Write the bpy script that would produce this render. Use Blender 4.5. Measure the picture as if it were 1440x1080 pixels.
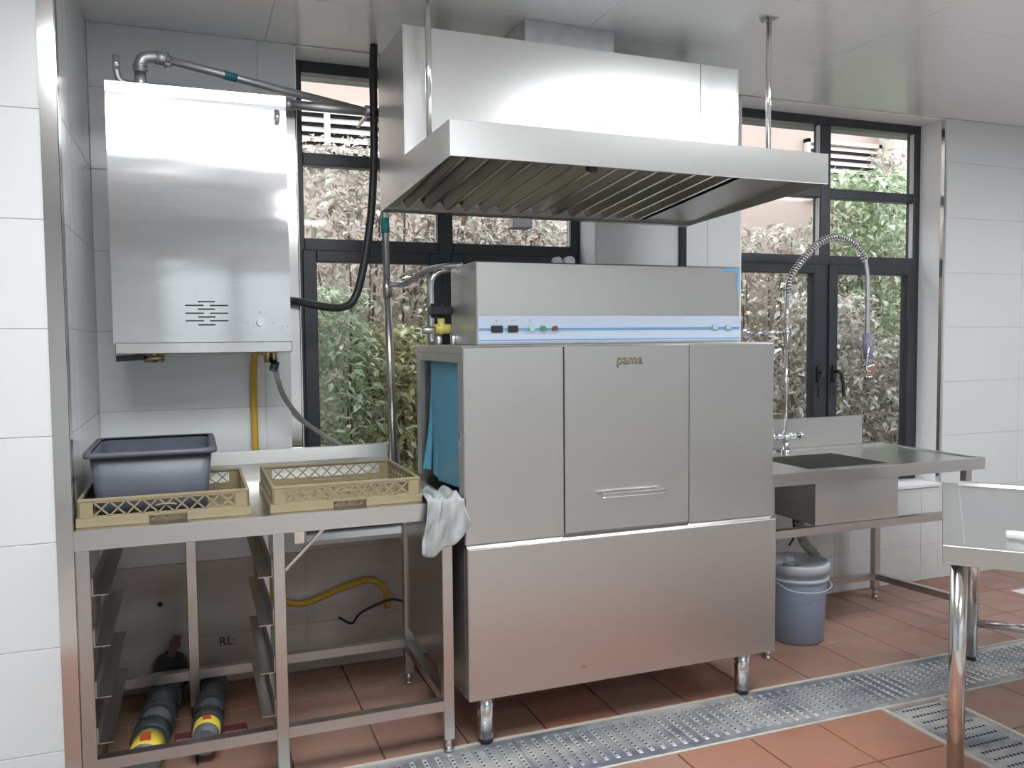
import bpy, bmesh, math, random
from mathutils import Vector, Matrix
random.seed(7)
S = bpy.context.scene
COL = S.collection
for o in list(bpy.data.objects): bpy.data.objects.remove(o)

# ------------------------------------------------------------------ camera
cam_d = bpy.data.cameras.new('camera'); cam = bpy.data.objects.new('camera', cam_d); COL.objects.link(cam)
cam_d.sensor_fit = 'HORIZONTAL'; cam_d.sensor_width = 36.0; cam_d.lens = 36.0 * 1180.48 / 1440.0
cam_d.clip_start = 0.05
yaw, pit, rol = math.radians(20.920), math.radians(-3.098), math.radians(-0.540)
Fw = Vector((math.sin(yaw)*math.cos(pit), math.cos(yaw)*math.cos(pit), math.sin(pit)))
Rt = Vector((math.cos(yaw), -math.sin(yaw), 0)); Uv = Rt.cross(Fw)
R2 = Rt*math.cos(rol) + Uv*math.sin(rol); U2 = -Rt*math.sin(rol) + Uv*math.cos(rol)
M = Matrix((R2, U2, -Fw)).transposed().to_4x4(); M.translation = (-0.108, -3.736, 1.460)
cam.matrix_world = M
S.camera = cam

# ------------------------------------------------------------------ world, exposure
w = bpy.data.worlds.new('overcast_sky'); S.world = w; w.use_nodes = True
bg = w.node_tree.nodes['Background']; bg.inputs[0].default_value = (0.86, 0.93, 1.0, 1); bg.inputs[1].default_value = 5.6
S.view_settings.view_transform = 'Standard'; S.view_settings.look = 'None'
S.view_settings.gamma = 1.0; S.view_settings.use_curve_mapping = False
S.view_settings.exposure = 0.08
LAMP = 19.0

# ------------------------------------------------------------------ materials
MATS = {}
def mat(name, col, rough=0.5, metal=0.0, noise=None, bump=None, coat=0.0, aniso=0.0, spec=None, rvar=None):
    """noise=(scale_xyz, amount, colour2) ; bump=(scale_xyz, strength, distance) ; rvar=(scale_xyz, amount)"""
    m = bpy.data.materials.new(name); m.use_nodes = True; nt = m.node_tree; N = nt.nodes; L = nt.links
    b = N['Principled BSDF']
    b.inputs['Base Color'].default_value = (*col, 1); b.inputs['Roughness'].default_value = rough
    b.inputs['Metallic'].default_value = metal
    if coat: b.inputs['Coat Weight'].default_value = coat; b.inputs['Coat Roughness'].default_value = 0.08
    if aniso: b.inputs['Anisotropic'].default_value = aniso
    if spec is not None: b.inputs['Specular IOR Level'].default_value = spec
    tc = N.new('ShaderNodeTexCoord')
    def nz(sc, detail=4):
        mp = N.new('ShaderNodeMapping'); mp.inputs['Scale'].default_value = sc if isinstance(sc, tuple) else (sc,)*3
        t = N.new('ShaderNodeTexNoise'); t.inputs['Scale'].default_value = 1.0; t.inputs['Detail'].default_value = detail
        L.new(tc.outputs['Object'], mp.inputs[0]); L.new(mp.outputs[0], t.inputs['Vector']); return t
    if noise:
        t = nz(noise[0]); rp = N.new('ShaderNodeValToRGB')
        rp.color_ramp.elements[0].position = 0.5 - noise[1]; rp.color_ramp.elements[1].position = 0.5 + noise[1]
        rp.color_ramp.elements[0].color = (*col, 1); rp.color_ramp.elements[1].color = (*noise[2], 1)
        L.new(t.outputs['Fac'], rp.inputs[0]); L.new(rp.outputs[0], b.inputs['Base Color'])
    if rvar:
        t = nz(rvar[0]); mr = N.new('ShaderNodeMapRange')
        mr.inputs[1].default_value = 0.3; mr.inputs[2].default_value = 0.7
        mr.inputs[3].default_value = max(0.02, rough - rvar[1]); mr.inputs[4].default_value = rough + rvar[1]
        L.new(t.outputs['Fac'], mr.inputs[0]); L.new(mr.outputs[0], b.inputs['Roughness'])
    prev = None
    for bp in ([bump] if bump and not isinstance(bump, list) else (bump or [])):
        t = nz(bp[0], 2); bn = N.new('ShaderNodeBump'); bn.inputs['Strength'].default_value = bp[1]; bn.inputs['Distance'].default_value = bp[2]
        L.new(t.outputs['Fac'], bn.inputs['Height'])
        if prev: L.new(prev.outputs[0], bn.inputs['Normal'])
        L.new(bn.outputs[0], b.inputs['Normal']); prev = bn
    MATS[name] = m
    return m
STREAK = (2.0, 2.0, 700.0)
VSTREAK = (300.0, 300.0, 2.0)
mat('steel', (0.62, 0.615, 0.60), 0.38, 1, aniso=0.5, rvar=(STREAK, 0.02), bump=[((1.6, 1.6, 1.3), 0.10, 0.02)])
mat('steel_hood', (0.72, 0.725, 0.72), 0.30, 1, aniso=0.4, rvar=(STREAK, 0.02), bump=[((1.3, 1.3, 1.6), 0.12, 0.02)])
mat('steel_heater', (0.70, 0.705, 0.715), 0.10, 1, rvar=(STREAK, 0.02), bump=[((1.0, 1.0, 4.5), 0.09, 0.03)])
mat('steel_table', (0.62, 0.615, 0.60), 0.28, 1)
mat('steel_leg', (0.58, 0.565, 0.55), 0.30, 1, noise=((3., 3., 3.), 0.45, (0.53, 0.51, 0.49)))
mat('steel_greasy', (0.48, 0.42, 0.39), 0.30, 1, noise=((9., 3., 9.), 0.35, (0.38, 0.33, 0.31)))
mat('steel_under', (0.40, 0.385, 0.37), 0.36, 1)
mat('steel_polish', (0.72, 0.71, 0.70), 0.14, 1)
mat('chrome', (0.80, 0.80, 0.82), 0.10, 1)
mat('galvanised', (0.55, 0.57, 0.60), 0.38, 1, noise=((18., 18., 18.), 0.25, (0.68, 0.69, 0.71)))
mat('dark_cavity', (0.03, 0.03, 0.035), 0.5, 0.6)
mat('wall_white', (0.80, 0.82, 0.84), 0.5)
mat('grout', (0.66, 0.67, 0.68), 0.8)
mat('wall_tile', (0.705, 0.73, 0.745), 0.22, coat=0.2, noise=((1.3, 1.3, 1.3), 0.4, (0.68, 0.70, 0.715)), bump=((2.0, 2.0, 2.0), 0.05, 0.01))
mat('wall_tile_grime_shade', (0.60, 0.57, 0.54), 0.35, noise=((3., 3., 5.), 0.22, (0.36, 0.32, 0.28)))  # stained tile; its darker tone also paints in the shade under the table
mat('reveal_white', (0.90, 0.90, 0.90), 0.35)
mat('ceiling_panel', (0.84, 0.85, 0.86), 0.26, spec=0.7, coat=0.35, bump=((1.5, 1.5, 1.5), 0.06, 0.01))
mat('ceiling_gap', (0.30, 0.31, 0.32), 0.7)
mat('quarry_tile', (0.36, 0.150, 0.090), 0.42, noise=((5., 5., 5.), 0.28, (0.30, 0.165, 0.12)), bump=((40., 40., 40.), 0.12, 0.004), rvar=((6., 6., 6.), 0.14))
mat('quarry_tile_dull', (0.28, 0.185, 0.15), 0.45, noise=((4., 4., 4.), 0.3, (0.34, 0.17, 0.12)), bump=((40., 40., 40.), 0.12, 0.004), rvar=((6., 6., 6.), 0.14))
mat('floor_grout', (0.20, 0.16, 0.14), 0.8, noise=((12., 12., 12.), 0.2, (0.30, 0.27, 0.25)))
mat('grate', (0.55, 0.55, 0.53), 0.45, 0.45, noise=((3., 7., 5.), 0.14, (0.17, 0.19, 0.24)), rvar=((14., 14., 14.), 0.18))
mat('grate_rib', (0.70, 0.70, 0.68), 0.40, 0.4, noise=((4., 9., 6.), 0.16, (0.34, 0.37, 0.42)))
mat('kerb', (0.58, 0.56, 0.50), 0.6, noise=((10., 10., 10.), 0.25, (0.46, 0.44, 0.38)))
mat('hole_black', (0.015, 0.015, 0.018), 0.7)
mat('frame_dark', (0.035, 0.038, 0.048), 0.36, 0.2, noise=((3., 3., 3.), 0.4, (0.05, 0.053, 0.064)))
mat('gasket', (0.62, 0.60, 0.60), 0.5)
mat('black_rubber', (0.022, 0.022, 0.025), 0.45)
mat('black_plastic', (0.02, 0.02, 0.024), 0.3)
mat('dark_red', (0.13, 0.03, 0.03), 0.5)
mat('beige_plastic', (0.31, 0.255, 0.15), 0.45, noise=((5., 5., 5.), 0.35, (0.27, 0.225, 0.135)))
mat('grey_plastic', (0.070, 0.080, 0.105), 0.42, noise=((9., 9., 9.), 0.3, (0.090, 0.10, 0.125)))
mat('blue_curtain', (0.085, 0.30, 0.42), 0.5, noise=((2., 2., 2.), 0.4, (0.07, 0.25, 0.36)))
mat('panel_blue', (0.39, 0.455, 0.55), 0.28, coat=0.2)
mat('stripe_blue', (0.10, 0.25, 0.45), 0.35)
mat('film_blue', (0.18, 0.42, 0.68), 0.3)
mat('button_green', (0.03, 0.22, 0.11), 0.3)
mat('button_teal', (0.22, 0.52, 0.45), 0.3)
mat('button_red', (0.14, 0.05, 0.07), 0.3)
mat('grey_switch', (0.34, 0.40, 0.44), 0.4)
mat('yellow_paint', (0.55, 0.34, 0.03), 0.45)
mat('yellow_valve', (0.50, 0.44, 0.10), 0.4)
mat('label_yellow', (0.72, 0.58, 0.06), 0.5)
mat('label_red', (0.55, 0.08, 0.03), 0.5)
mat('orange_hose', (0.46, 0.16, 0.03), 0.5)
mat('green_tape', (0.03, 0.28, 0.32), 0.5)
mat('brass', (0.45, 0.36, 0.22), 0.35, 1)
mat('pvc_grey', (0.10, 0.115, 0.125), 0.4)
mat('pvc_dark', (0.035, 0.038, 0.042), 0.45)
mat('hose_grey', (0.23, 0.235, 0.22), 0.5)
mat('towel', (0.40, 0.41, 0.41), 0.95, noise=((25., 25., 25.), 0.4, (0.33, 0.345, 0.35)), bump=((220., 220., 220.), 0.5, 0.003))
mat('bucket_blue', (0.25, 0.31, 0.42), 0.42, noise=((4., 4., 2.), 0.4, (0.29, 0.35, 0.45)))
mat('bucket_lid', (0.44, 0.46, 0.51), 0.45, noise=((9., 9., 9.), 0.3, (0.35, 0.37, 0.41)))
mat('spray_grip', (0.27, 0.26, 0.37), 0.4)
mat('logo_gold', (0.50, 0.44, 0.30), 0.3, 1)
mat('marker_and_shadow_black', (0.03, 0.03, 0.03), 0.8)
mat('pale_sheet', (0.78, 0.75, 0.74), 0.5)
mat('pale_handle', (0.72, 0.74, 0.73), 0.3)
mat('render_pink', (0.45, 0.335, 0.28), 0.8, noise=((1.2, 1.2, 1.2), 0.3, (0.38, 0.285, 0.24)))
mat('brick_pale', (0.62, 0.50, 0.43), 0.75, noise=((7., 7., 7.), 0.3, (0.58, 0.45, 0.38)))
mat('louvre_paint', (0.58, 0.50, 0.45), 0.55)
mat('render_brown', (0.24, 0.17, 0.13), 0.85, noise=((2., 2., 2.), 0.3, (0.34, 0.26, 0.21)))
mat('soil', (0.13, 0.10, 0.07), 0.95, noise=((6., 6., 6.), 0.3, (0.07, 0.06, 0.045)))
mat('stem', (0.12, 0.085, 0.055), 0.8)
mat('yard_blocker_grey', (0.30, 0.30, 0.29), 0.9)
mat('floor_bounce_pale', (0.46, 0.42, 0.39), 0.5)
mat('pale_block', (0.80, 0.80, 0.80), 0.6)

def leafmat(name, c1, c2, c3):
    m = bpy.data.materials.new(name); m.use_nodes = True; nt = m.node_tree; N = nt.nodes; L = nt.links
    b = N['Principled BSDF']; b.inputs['Roughness'].default_value = 0.45
    g = N.new('ShaderNodeNewGeometry'); rp = N.new('ShaderNodeValToRGB')
    e = rp.color_ramp.elements; e[0].color = (*c1, 1); e[1].color = (*c3, 1); k = e.new(0.55); k.color = (*c2, 1)
    L.new(g.outputs['Random Per Island'], rp.inputs[0]); L.new(rp.outputs[0], b.inputs['Base Color'])
    tr = N.new('ShaderNodeBsdfTranslucent'); L.new(rp.outputs[0], tr.inputs[0])
    mx = N.new('ShaderNodeMixShader'); mx.inputs[0].default_value = 0.3
    L.new(b.outputs[0], mx.inputs[1]); L.new(tr.outputs[0], mx.inputs[2]); L.new(mx.outputs[0], N['Material Output'].inputs[0])
    MATS[name] = m
leafmat('leaf_green', (0.20, 0.27, 0.13), (0.36, 0.42, 0.25), (0.72, 0.74, 0.60))
leafmat('leaf_yellow', (0.28, 0.26, 0.10), (0.46, 0.44, 0.22), (0.80, 0.78, 0.56))
leafmat('leaf_grey', (0.30, 0.24, 0.19), (0.50, 0.45, 0.38), (0.84, 0.81, 0.75))

def glassmat():
    m = bpy.data.materials.new('window_glass'); m.use_nodes = True; nt = m.node_tree; N = nt.nodes; L = nt.links
    for n in list(N):
        if n.type == 'BSDF_PRINCIPLED': N.remove(n)
    t = N.new('ShaderNodeBsdfTransparent'); t.inputs[0].default_value = (0.93, 0.95, 0.95, 1)
    g = N.new('ShaderNodeBsdfGlossy'); g.inputs['Roughness'].default_value = 0.03
    lw = N.new('ShaderNodeLayerWeight'); lw.inputs[0].default_value = 0.5
    pw = N.new('ShaderNodeMath'); pw.operation = 'POWER'; pw.inputs[1].default_value = 5.0; L.new(lw.outputs['Facing'], pw.inputs[0])
    fr = N.new('ShaderNodeMath'); fr.operation = 'MULTIPLY_ADD'; fr.inputs[1].default_value = 0.90; fr.inputs[2].default_value = 0.022; L.new(pw.outputs[0], fr.inputs[0])
    mx = N.new('ShaderNodeMixShader')
    L.new(fr.outputs[0], mx.inputs[0]); L.new(t.outputs[0], mx.inputs[1]); L.new(g.outputs[0], mx.inputs[2])
    L.new(mx.outputs[0], N['Material Output'].inputs[0]); MATS['window_glass'] = m
glassmat()
def emimat(name, col, st):
    m = bpy.data.materials.new(name); m.use_nodes = True; b = m.node_tree.nodes['Principled BSDF']
    b.inputs['Base Color'].default_value = (0.9, 0.9, 0.9, 1); b.inputs['Emission Color'].default_value = (*col, 1)
    b.inputs['Emission Strength'].default_value = st; MATS[name] = m
emimat('lamp_diffuser', (0.95, 0.98, 1.0), LAMP)

# ------------------------------------------------------------------ mesh helpers
def V(*a): return Vector(a)
def nb(): return bmesh.new()
def box(bm, x0, x1, y0, y1, z0, z1, bev=0.0):
    vs = [bm.verts.new(p) for p in ((x0,y0,z0),(x1,y0,z0),(x1,y1,z0),(x0,y1,z0),(x0,y0,z1),(x1,y0,z1),(x1,y1,z1),(x0,y1,z1))]
    fs = [bm.faces.new([vs[i] for i in q]) for q in ((3,2,1,0),(4,5,6,7),(0,1,5,4),(1,2,6,5),(2,3,7,6),(3,0,4,7))]
    if bev > 0:
        ed = list({e for f in fs for e in f.edges})
        bmesh.ops.bevel(bm, geom=ed, offset=bev, segments=1, profile=0.5, affect='EDGES')
    return bm
def cyl(bm, p0, p1, r0, r1=None, n=16, caps=True):
    p0, p1 = Vector(p0), Vector(p1); r1 = r0 if r1 is None else r1
    d = (p1-p0).normalized(); a = d.orthogonal().normalized(); b = d.cross(a)
    A = []; B = []
    for i in range(n):
        t = 2*math.pi*i/n; v = a*math.cos(t)+b*math.sin(t)
        A.append(bm.verts.new(p0+v*r0)); B.append(bm.verts.new(p1+v*r1))
    for i in range(n):
        j = (i+1) % n; f = bm.faces.new((A[i], A[j], B[j], B[i])); f.smooth = True
    if caps: bm.faces.new(A[::-1]); bm.faces.new(B)
    return bm
def catmull(pts, k=6):
    P = [Vector(p) for p in pts]; Q = [P[0]*2-P[1]] + P + [P[-1]*2-P[-2]]; out = []
    for i in range(1, len(Q)-2):
        a, b, c, d = Q[i-1], Q[i], Q[i+1], Q[i+2]
        for s in range(k):
            t = s/k; out.append(0.5*((2*b)+(c-a)*t+(2*a-5*b+4*c-d)*t*t+(3*b-a-3*c+d)*t**3))
    out.append(P[-1]); return out
def tube(bm, pts, r, n=10, smooth=True, k=6):
    P = catmull(pts, k) if smooth else [Vector(p) for p in pts]
    T = [(P[min(i+1, len(P)-1)]-P[max(i-1, 0)]).normalized() for i in range(len(P))]
    a = T[0].orthogonal().normalized(); rings = []
    for i, p in enumerate(P):
        a = (a - T[i]*a.dot(T[i])).normalized(); b = T[i].cross(a)
        rr = r(i/(len(P)-1)) if callable(r) else r
        rings.append([bm.verts.new(p + (a*math.cos(2*math.pi*j/n)+b*math.sin(2*math.pi*j/n))*rr) for j in range(n)])
    for A, B in zip(rings, rings[1:]):
        for j in range(n):
            f = bm.faces.new((A[j], A[(j+1) % n], B[(j+1) % n], B[j])); f.smooth = True
    bm.faces.new(rings[0][::-1]); bm.faces.new(rings[-1]); return bm
def lathe(bm, prof, c=(0,0,0), n=36):
    c = Vector(c); rings = []
    for r, z in prof: rings.append([bm.verts.new(c+V(r*math.cos(2*math.pi*j/n), r*math.sin(2*math.pi*j/n), z)) for j in range(n)])
    for A, B in zip(rings, rings[1:]):
        for j in range(n):
            f = bm.faces.new((A[j], A[(j+1) % n], B[(j+1) % n], B[j])); f.smooth = True
    bm.faces.new(rings[0][::-1]); bm.faces.new(rings[-1]); return bm
def prism(bm, poly, axis, a0, a1):
    def pt(p, a):
        return {'x': (a, p[0], p[1]), 'y': (p[0], a, p[1]), 'z': (p[0], p[1], a)}[axis]
    A = [bm.verts.new(pt(p, a0)) for p in poly]; B = [bm.verts.new(pt(p, a1)) for p in poly]; n = len(poly)
    for i in range(n): bm.faces.new((A[i], A[(i+1) % n], B[(i+1) % n], B[i]))
    bm.faces.new(A[::-1]); bm.faces.new(B)
    bmesh.ops.recalc_face_normals(bm, faces=bm.faces[:]); return bm
def bar(bm, p0, p1, w, h=None):
    """rectangular bar between two points"""
    p0, p1 = Vector(p0), Vector(p1); h = h or w; d = (p1-p0).normalized()
    up = V(0,0,1) if abs(d.z) < 0.9 else V(0,1,0)
    a = d.cross(up).normalized(); b = a.cross(d); q = []
    for p in (p0, p1): q.append([bm.verts.new(p + a*sx*w/2 + b*sz*h/2) for sx, sz in ((-1,-1),(1,-1),(1,1),(-1,1))])
    A, B = q
    fs = [bm.faces.new((A[i], A[(i+1)%4], B[(i+1)%4], B[i])) for i in range(4)] + [bm.faces.new(A[::-1]), bm.faces.new(B)]
    bmesh.ops.recalc_face_normals(bm, faces=fs); return bm
def tag(o, label=None, cat=None, group=None, kind=None):
    if label: o['label'] = label
    if cat: o['category'] = cat
    if group: o['group'] = group
    if kind: o['kind'] = kind
    return o
def ob(name, bm, m, parent=None, label=None, local=False):
    me = bpy.data.meshes.new(name); bm.to_mesh(me); bm.free(); me.materials.append(MATS[m])
    o = bpy.data.objects.new(name, me); COL.objects.link(o)
    if parent is not None:
        o.parent = parent
        if not local: o.matrix_parent_inverse = PM.get(parent.name, Matrix.Identity(4)).inverted()
    if label: o['label'] = label
    return o
PM = {}
def thing(name, label, cat, loc=(0,0,0), rz=0.0, group=None):
    o = bpy.data.objects.new(name, None); COL.objects.link(o); o.empty_display_size = 0.1
    o.location = loc; o.rotation_euler = (0, 0, rz)
    PM[o.name] = Matrix.Translation(loc) @ Matrix.Rotation(rz, 4, 'Z')
    return tag(o, label, cat, group)
def struct(name, bm, m, label=None):
    o = ob(name, bm, m); o['kind'] = 'structure'
    if label: o['label'] = label
    return o
def copy_tree(o, parent=None):
    c = o.copy(); COL.objects.link(c)
    if parent is not None: c.parent = parent
    for ch in list(o.children): copy_tree(ch, c)
    return c
def text(name, s, m, parent, loc, size, rot=(math.pi/2, 0, 0), extrude=0.001, label=None):
    cu = bpy.data.curves.new(name, 'FONT'); cu.body = s; cu.size = size; cu.extrude = extrude
    cu.align_x = 'CENTER'; cu.align_y = 'CENTER'
    t = bpy.data.objects.new(name, cu); COL.objects.link(t)
    dg = bpy.context.evaluated_depsgraph_get(); me = bpy.data.meshes.new_from_object(t.evaluated_get(dg))
    bpy.data.objects.remove(t); bpy.data.curves.remove(cu)
    me.transform(Matrix.Translation(loc) @ Matrix.Rotation(rot[2], 4, 'Z') @ Matrix.Rotation(rot[1], 4, 'Y') @ Matrix.Rotation(rot[0], 4, 'X'))
    me.materials.clear(); me.materials.append(MATS[m])
    o = bpy.data.objects.new(name, me); COL.objects.link(o); o.parent = parent
    o.matrix_parent_inverse = PM.get(parent.name, Matrix.Identity(4)).inverted()
    if label: o['label'] = label
    return o

# ------------------------------------------------------------------ room shell
CE = 2.72
XP = -0.457                     # right face of the pillar
YP = -0.90                      # front face of the pillar
W1 = (0.339, 1.769); W2 = (2.618, 4.045); SILL = 0.571
RX0, RX1, RY0 = -3.2, 6.6, -6.6
TH = 0.25
bm = nb()
box(bm, RX0-0.2, W1[0], 0.004, TH, 0, CE); box(bm, W1[1], W2[0], 0.004, TH, 0, CE); box(bm, W2[1], RX1+0.2, 0.004, TH, 0, CE)
box(bm, W1[0], W1[1], 0.004, TH, 0, SILL-0.004); box(bm, W2[0], W2[1], 0.004, TH, 0, SILL-0.004)
wall_back = struct('wall_back', bm, 'grout')
bm = nb(); box(bm, RX0, XP-0.004, YP+0.004, 0.004, 0, CE); wall_left = struct('wall_left', bm, 'grout')
bm = nb(); box(bm, RX0-0.2, RX0, RY0, YP, 0, CE); struct('wall_far_left', bm, 'wall_white')
bm = nb(); box(bm, RX1, RX1+0.2, RY0, 0, 0, CE); struct('wall_right', bm, 'wall_white')
RW = (-0.4, 4.2, 1.00, 2.30)      # unseen window opening added behind the photographer for fill light
bm = nb(); box(bm, RX0-0.2, RW[0], RY0-0.2, RY0, 0, CE); box(bm, RW[1], RX1+0.2, RY0-0.2, RY0, 0, CE); box(bm, RW[0], RW[1], RY0-0.2, RY0, 0, RW[2]); box(bm, RW[0], RW[1], RY0-0.2, RY0, RW[3], CE); struct('wall_rear', bm, 'wall_white')
bm = nb(); n_ = 6
for i in range(n_+1):
    xm = RW[0]+(RW[1]-RW[0])*i/n_; box(bm, xm-0.04, xm+0.04, RY0-0.13, RY0-0.07, RW[2], RW[3])
box(bm, RW[0], RW[1], RY0-0.13, RY0-0.07, RW[2], RW[2]+0.06); box(bm, RW[0], RW[1], RY0-0.13, RY0-0.07, RW[3]-0.06, RW[3]); struct('rear_fill_window', bm, 'frame_dark')
bm = nb(); box(bm, -8, 12, RY0-9, RY0-0.2, -0.25, -0.05); struct('ground_rear', bm, 'kerb')
bm = nb(); box(bm, -10, 14, RY0-3.6, RY0-3.4, -0.05, 5.5); struct('rear_yard_blocker', bm, 'yard_blocker_grey')  # unseen wall added to dim what comes through the rear window
# wall tiles
CZ0, CP, TW, G = 0.212-0.3225, 0.3225, 0.645, 0.0016
def tiles(parent, face, a0, a1, z0, z1, fixed, off, grime_shade=0.0):
    """face 'y': tiles in xz plane at y=fixed facing -y ; 'x': in yz plane at x=fixed facing +x"""
    k = 0; z = CZ0
    while z < z1:
        za, zb = max(z+G/2, z0), min(z+CP-G/2, z1)
        if zb-za > 0.015:
            n0 = math.floor((a0-off)/TW); a = off+n0*TW
            while a < a1:
                xa, xb = max(a+G/2, a0), min(a+TW-G/2, a1)
                if xb-xa > 0.015:
                    bm = nb()
                    if face == 'y': box(bm, xa, xb, fixed, fixed+0.006, za, zb, 0.0015)
                    else: box(bm, fixed-0.006, fixed, xa, xb, za, zb, 0.0015)
                    ob('tile', bm, 'wall_tile_grime_shade' if zb < grime_shade else 'wall_tile', parent)
                a += TW
        z += CP
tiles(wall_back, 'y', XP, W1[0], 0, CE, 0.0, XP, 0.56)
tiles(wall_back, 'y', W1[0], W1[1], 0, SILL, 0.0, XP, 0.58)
tiles(wall_back, 'y', W1[1], W2[0], 0, CE, 0.0, 1.769)
tiles(wall_back, 'y', W2[0], W2[1], 0, SILL, 0.0, 2.618)
tiles(wall_back, 'y', W2[1], RX1, 0, CE, 0.0, 4.045)
tiles(wall_left, 'y', -1.9, XP, 0, CE, YP, XP)
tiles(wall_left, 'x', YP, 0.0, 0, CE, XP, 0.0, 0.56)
# reveals (white lining of the window niches) and sills
def reveal(W, n):
    bm = nb(); box(bm, W[0], W[0]+0.006, 0.001, TH, SILL, CE); box(bm, W[1]-0.006, W[1], 0.001, TH, SILL, CE)
    box(bm, W[0], W[1], 0.001, TH, CE-0.008, CE-0.001)
    struct('trim_%d' % n, bm, 'reveal_white')
    bm = nb(); box(bm, W[0], W[1], -0.012, TH, SILL-0.012, SILL+0.008, 0.002); struct('trim_%d' % (n+1), bm, 'reveal_white')
reveal(W1, 1); reveal(W2, 3)
# steel corner guards
bm = nb(); box(bm, XP-0.045, XP+0.002, YP-0.004, YP-0.001, 0, CE); box(bm, XP+0.0005, XP+0.003, YP-0.004, YP+0.05, 0, CE)
struct('trim_5', bm, 'steel_polish')
bm = nb(); box(bm, W1[0]-0.045, W1[0]+0.001, -0.004, -0.001, SILL, 2.45); box(bm, W1[0]-0.002, W1[0]+0.002, -0.004, 0.03, SILL, 2.45)
struct('trim_6', bm, 'steel_polish')
bm = nb(); box(bm, W2[1]-0.003, W2[1]+0.014, -0.004, -0.001, SILL, CE-0.01); box(bm, W2[1]-0.008, W2[1], -0.004, 0.02, SILL, CE-0.01)
struct('trim_7', bm, 'steel_polish')
bm = nb(); box(bm, 2.238, 2.276, -0.022, -0.001, 0.0, CE-0.002, 0.003); struct('trim_8', bm, 'black_plastic')
# ceiling: slab with separate glossy panels
bm = nb(); box(bm, RX0-0.2, RX1+0.2, RY0-0.2, TH+0.3, CE+0.012, CE+0.15); ceiling = struct('ceiling', bm, 'ceiling_gap')
px, py = 1.22, 0.60
xs = []; x = 0.22-3*px
while x < RX1: xs.append(x); x += px
y = 0.1
bmS = {}
while y > RY0:
    for x in xs:
        xa, xb = max(x+0.0008, RX0), min(x+px-0.0008, RX1); ya, yb = max(y-py+0.0008, RY0), min(y-0.0008, 0.0)
        if y > 0: ya = -0.5+0.0008
        bm = nb(); box(bm, xa, xb, ya, yb, CE, CE+0.011, 0.0012); ob('ceiling_panel', bm, 'ceiling_panel', ceiling)
    y -= py
# ceiling lamps out of view; heater and hood ones match reflections, rest added as fill
def lamp(cx, cy, lx, ly, label):
    t = thing('ceiling_lamp', label, 'ceiling lamp', (cx, cy, CE))
    bm = nb(); o = 0.015
    for a in ((cx-lx/2-o, cx+lx/2+o, cy-ly/2-o, cy-ly/2), (cx-lx/2-o, cx+lx/2+o, cy+ly/2, cy+ly/2+o), (cx-lx/2-o, cx-lx/2, cy-ly/2, cy+ly/2), (cx+lx/2, cx+lx/2+o, cy-ly/2, cy+ly/2)):
        box(bm, *a, CE-0.022, CE)
    ob('lamp_frame', bm, 'pale_block', t)
    bm = nb(); box(bm, cx-lx/2, cx+lx/2, cy-ly/2, cy+ly/2, CE-0.012, CE-0.001); ob('diffuser', bm, 'lamp_diffuser', t)
for (cx, cy, lx, ly), LL in zip(((0.0, -2.46, 1.25, 0.92), (2.35, -1.95, 1.15, 0.55), (4.7, -1.95, 1.15, 0.55), (1.3, -5.0, 1.15, 0.55)), ('wide flush ceiling lamp before the water heater', 'flush ceiling lamp before the range hood', 'unseen flush lamp added as fill over the sink end of the room', 'unseen flush lamp added as fill near the rear wall')): lamp(cx, cy, lx, ly, LL)

# ------------------------------------------------------------------ floor
DY0, DY1 = -1.252, -0.915       # main drain channel
DX0, DX1 = 2.372, 2.692         # crossing drain channel
bm = nb(); box(bm, RX0-0.2, RX1+0.2, RY0-0.2, TH, -0.2, -0.012); floor = struct('floor', bm, 'floor_grout')
TP = 0.306; TG = 0.006
base_m = {}
def floor_tile(xa, xb, ya, yb, m):
    key = (round(xb-xa, 3), round(yb-ya, 3), m)
    if key not in base_m:
        b = nb(); box(b, 0, xb-xa, 0, yb-ya, -0.012, 0.0, 0.002)
        me = bpy.data.meshes.new('quarry_tile'); b.to_mesh(me); b.free(); me.materials.append(MATS[m]); base_m[key] = me
    o = bpy.data.objects.new('tile', base_m[key]); COL.objects.link(o); o.location = (xa, ya, 0); o.parent = floor
def tile_field(x0, x1, y0, y1, ox, oy):
    n = math.floor((y0-oy)/TP)
    while oy+n*TP < y1:
        ya, yb = max(oy+n*TP+TG/2, y0), min(oy+(n+1)*TP-TG/2, y1)
        i = math.floor((x0-ox)/TP)
        while ox+i*TP < x1:
            xa, xb = max(ox+i*TP+TG/2, x0), min(ox+(i+1)*TP-TG/2, x1)
            if xb-xa > 0.01 and yb-ya > 0.01:
                cx = (xa+xb)/2
                m = 'quarry_tile_dull' if (random.random() < (0.85 if (cx > 2.7 or cx < 0.9) else 0.3)) else 'quarry_tile'
                floor_tile(xa, xb, ya, yb, m)
            i += 1
        n += 1
tile_field(-0.8, 5.6, DY1+0.002, 0.0, 1.098, DY1)
tile_field(-0.8, DX0-0.002, -2.45, DY0-0.002, 1.447, DY0-8*TP)
tile_field(DX1+0.002, 5.6, -2.45, DY0-0.002, DX1, DY0-8*TP)
# plain unseen floor, made pale to bounce light onto the ceiling
bm = nb()
box(bm, RX0, -0.8, RY0, 0, -0.012, -0.001); box(bm, -0.8, DX0, RY0, -2.45, -0.012, -0.001); box(bm, DX1, 5.6, RY0, -2.45, -0.012, -0.001); box(bm, 5.6, RX1, RY0, 0, -0.012, -0.001)
ob('screed', bm, 'floor_bounce_pale', floor)

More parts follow.
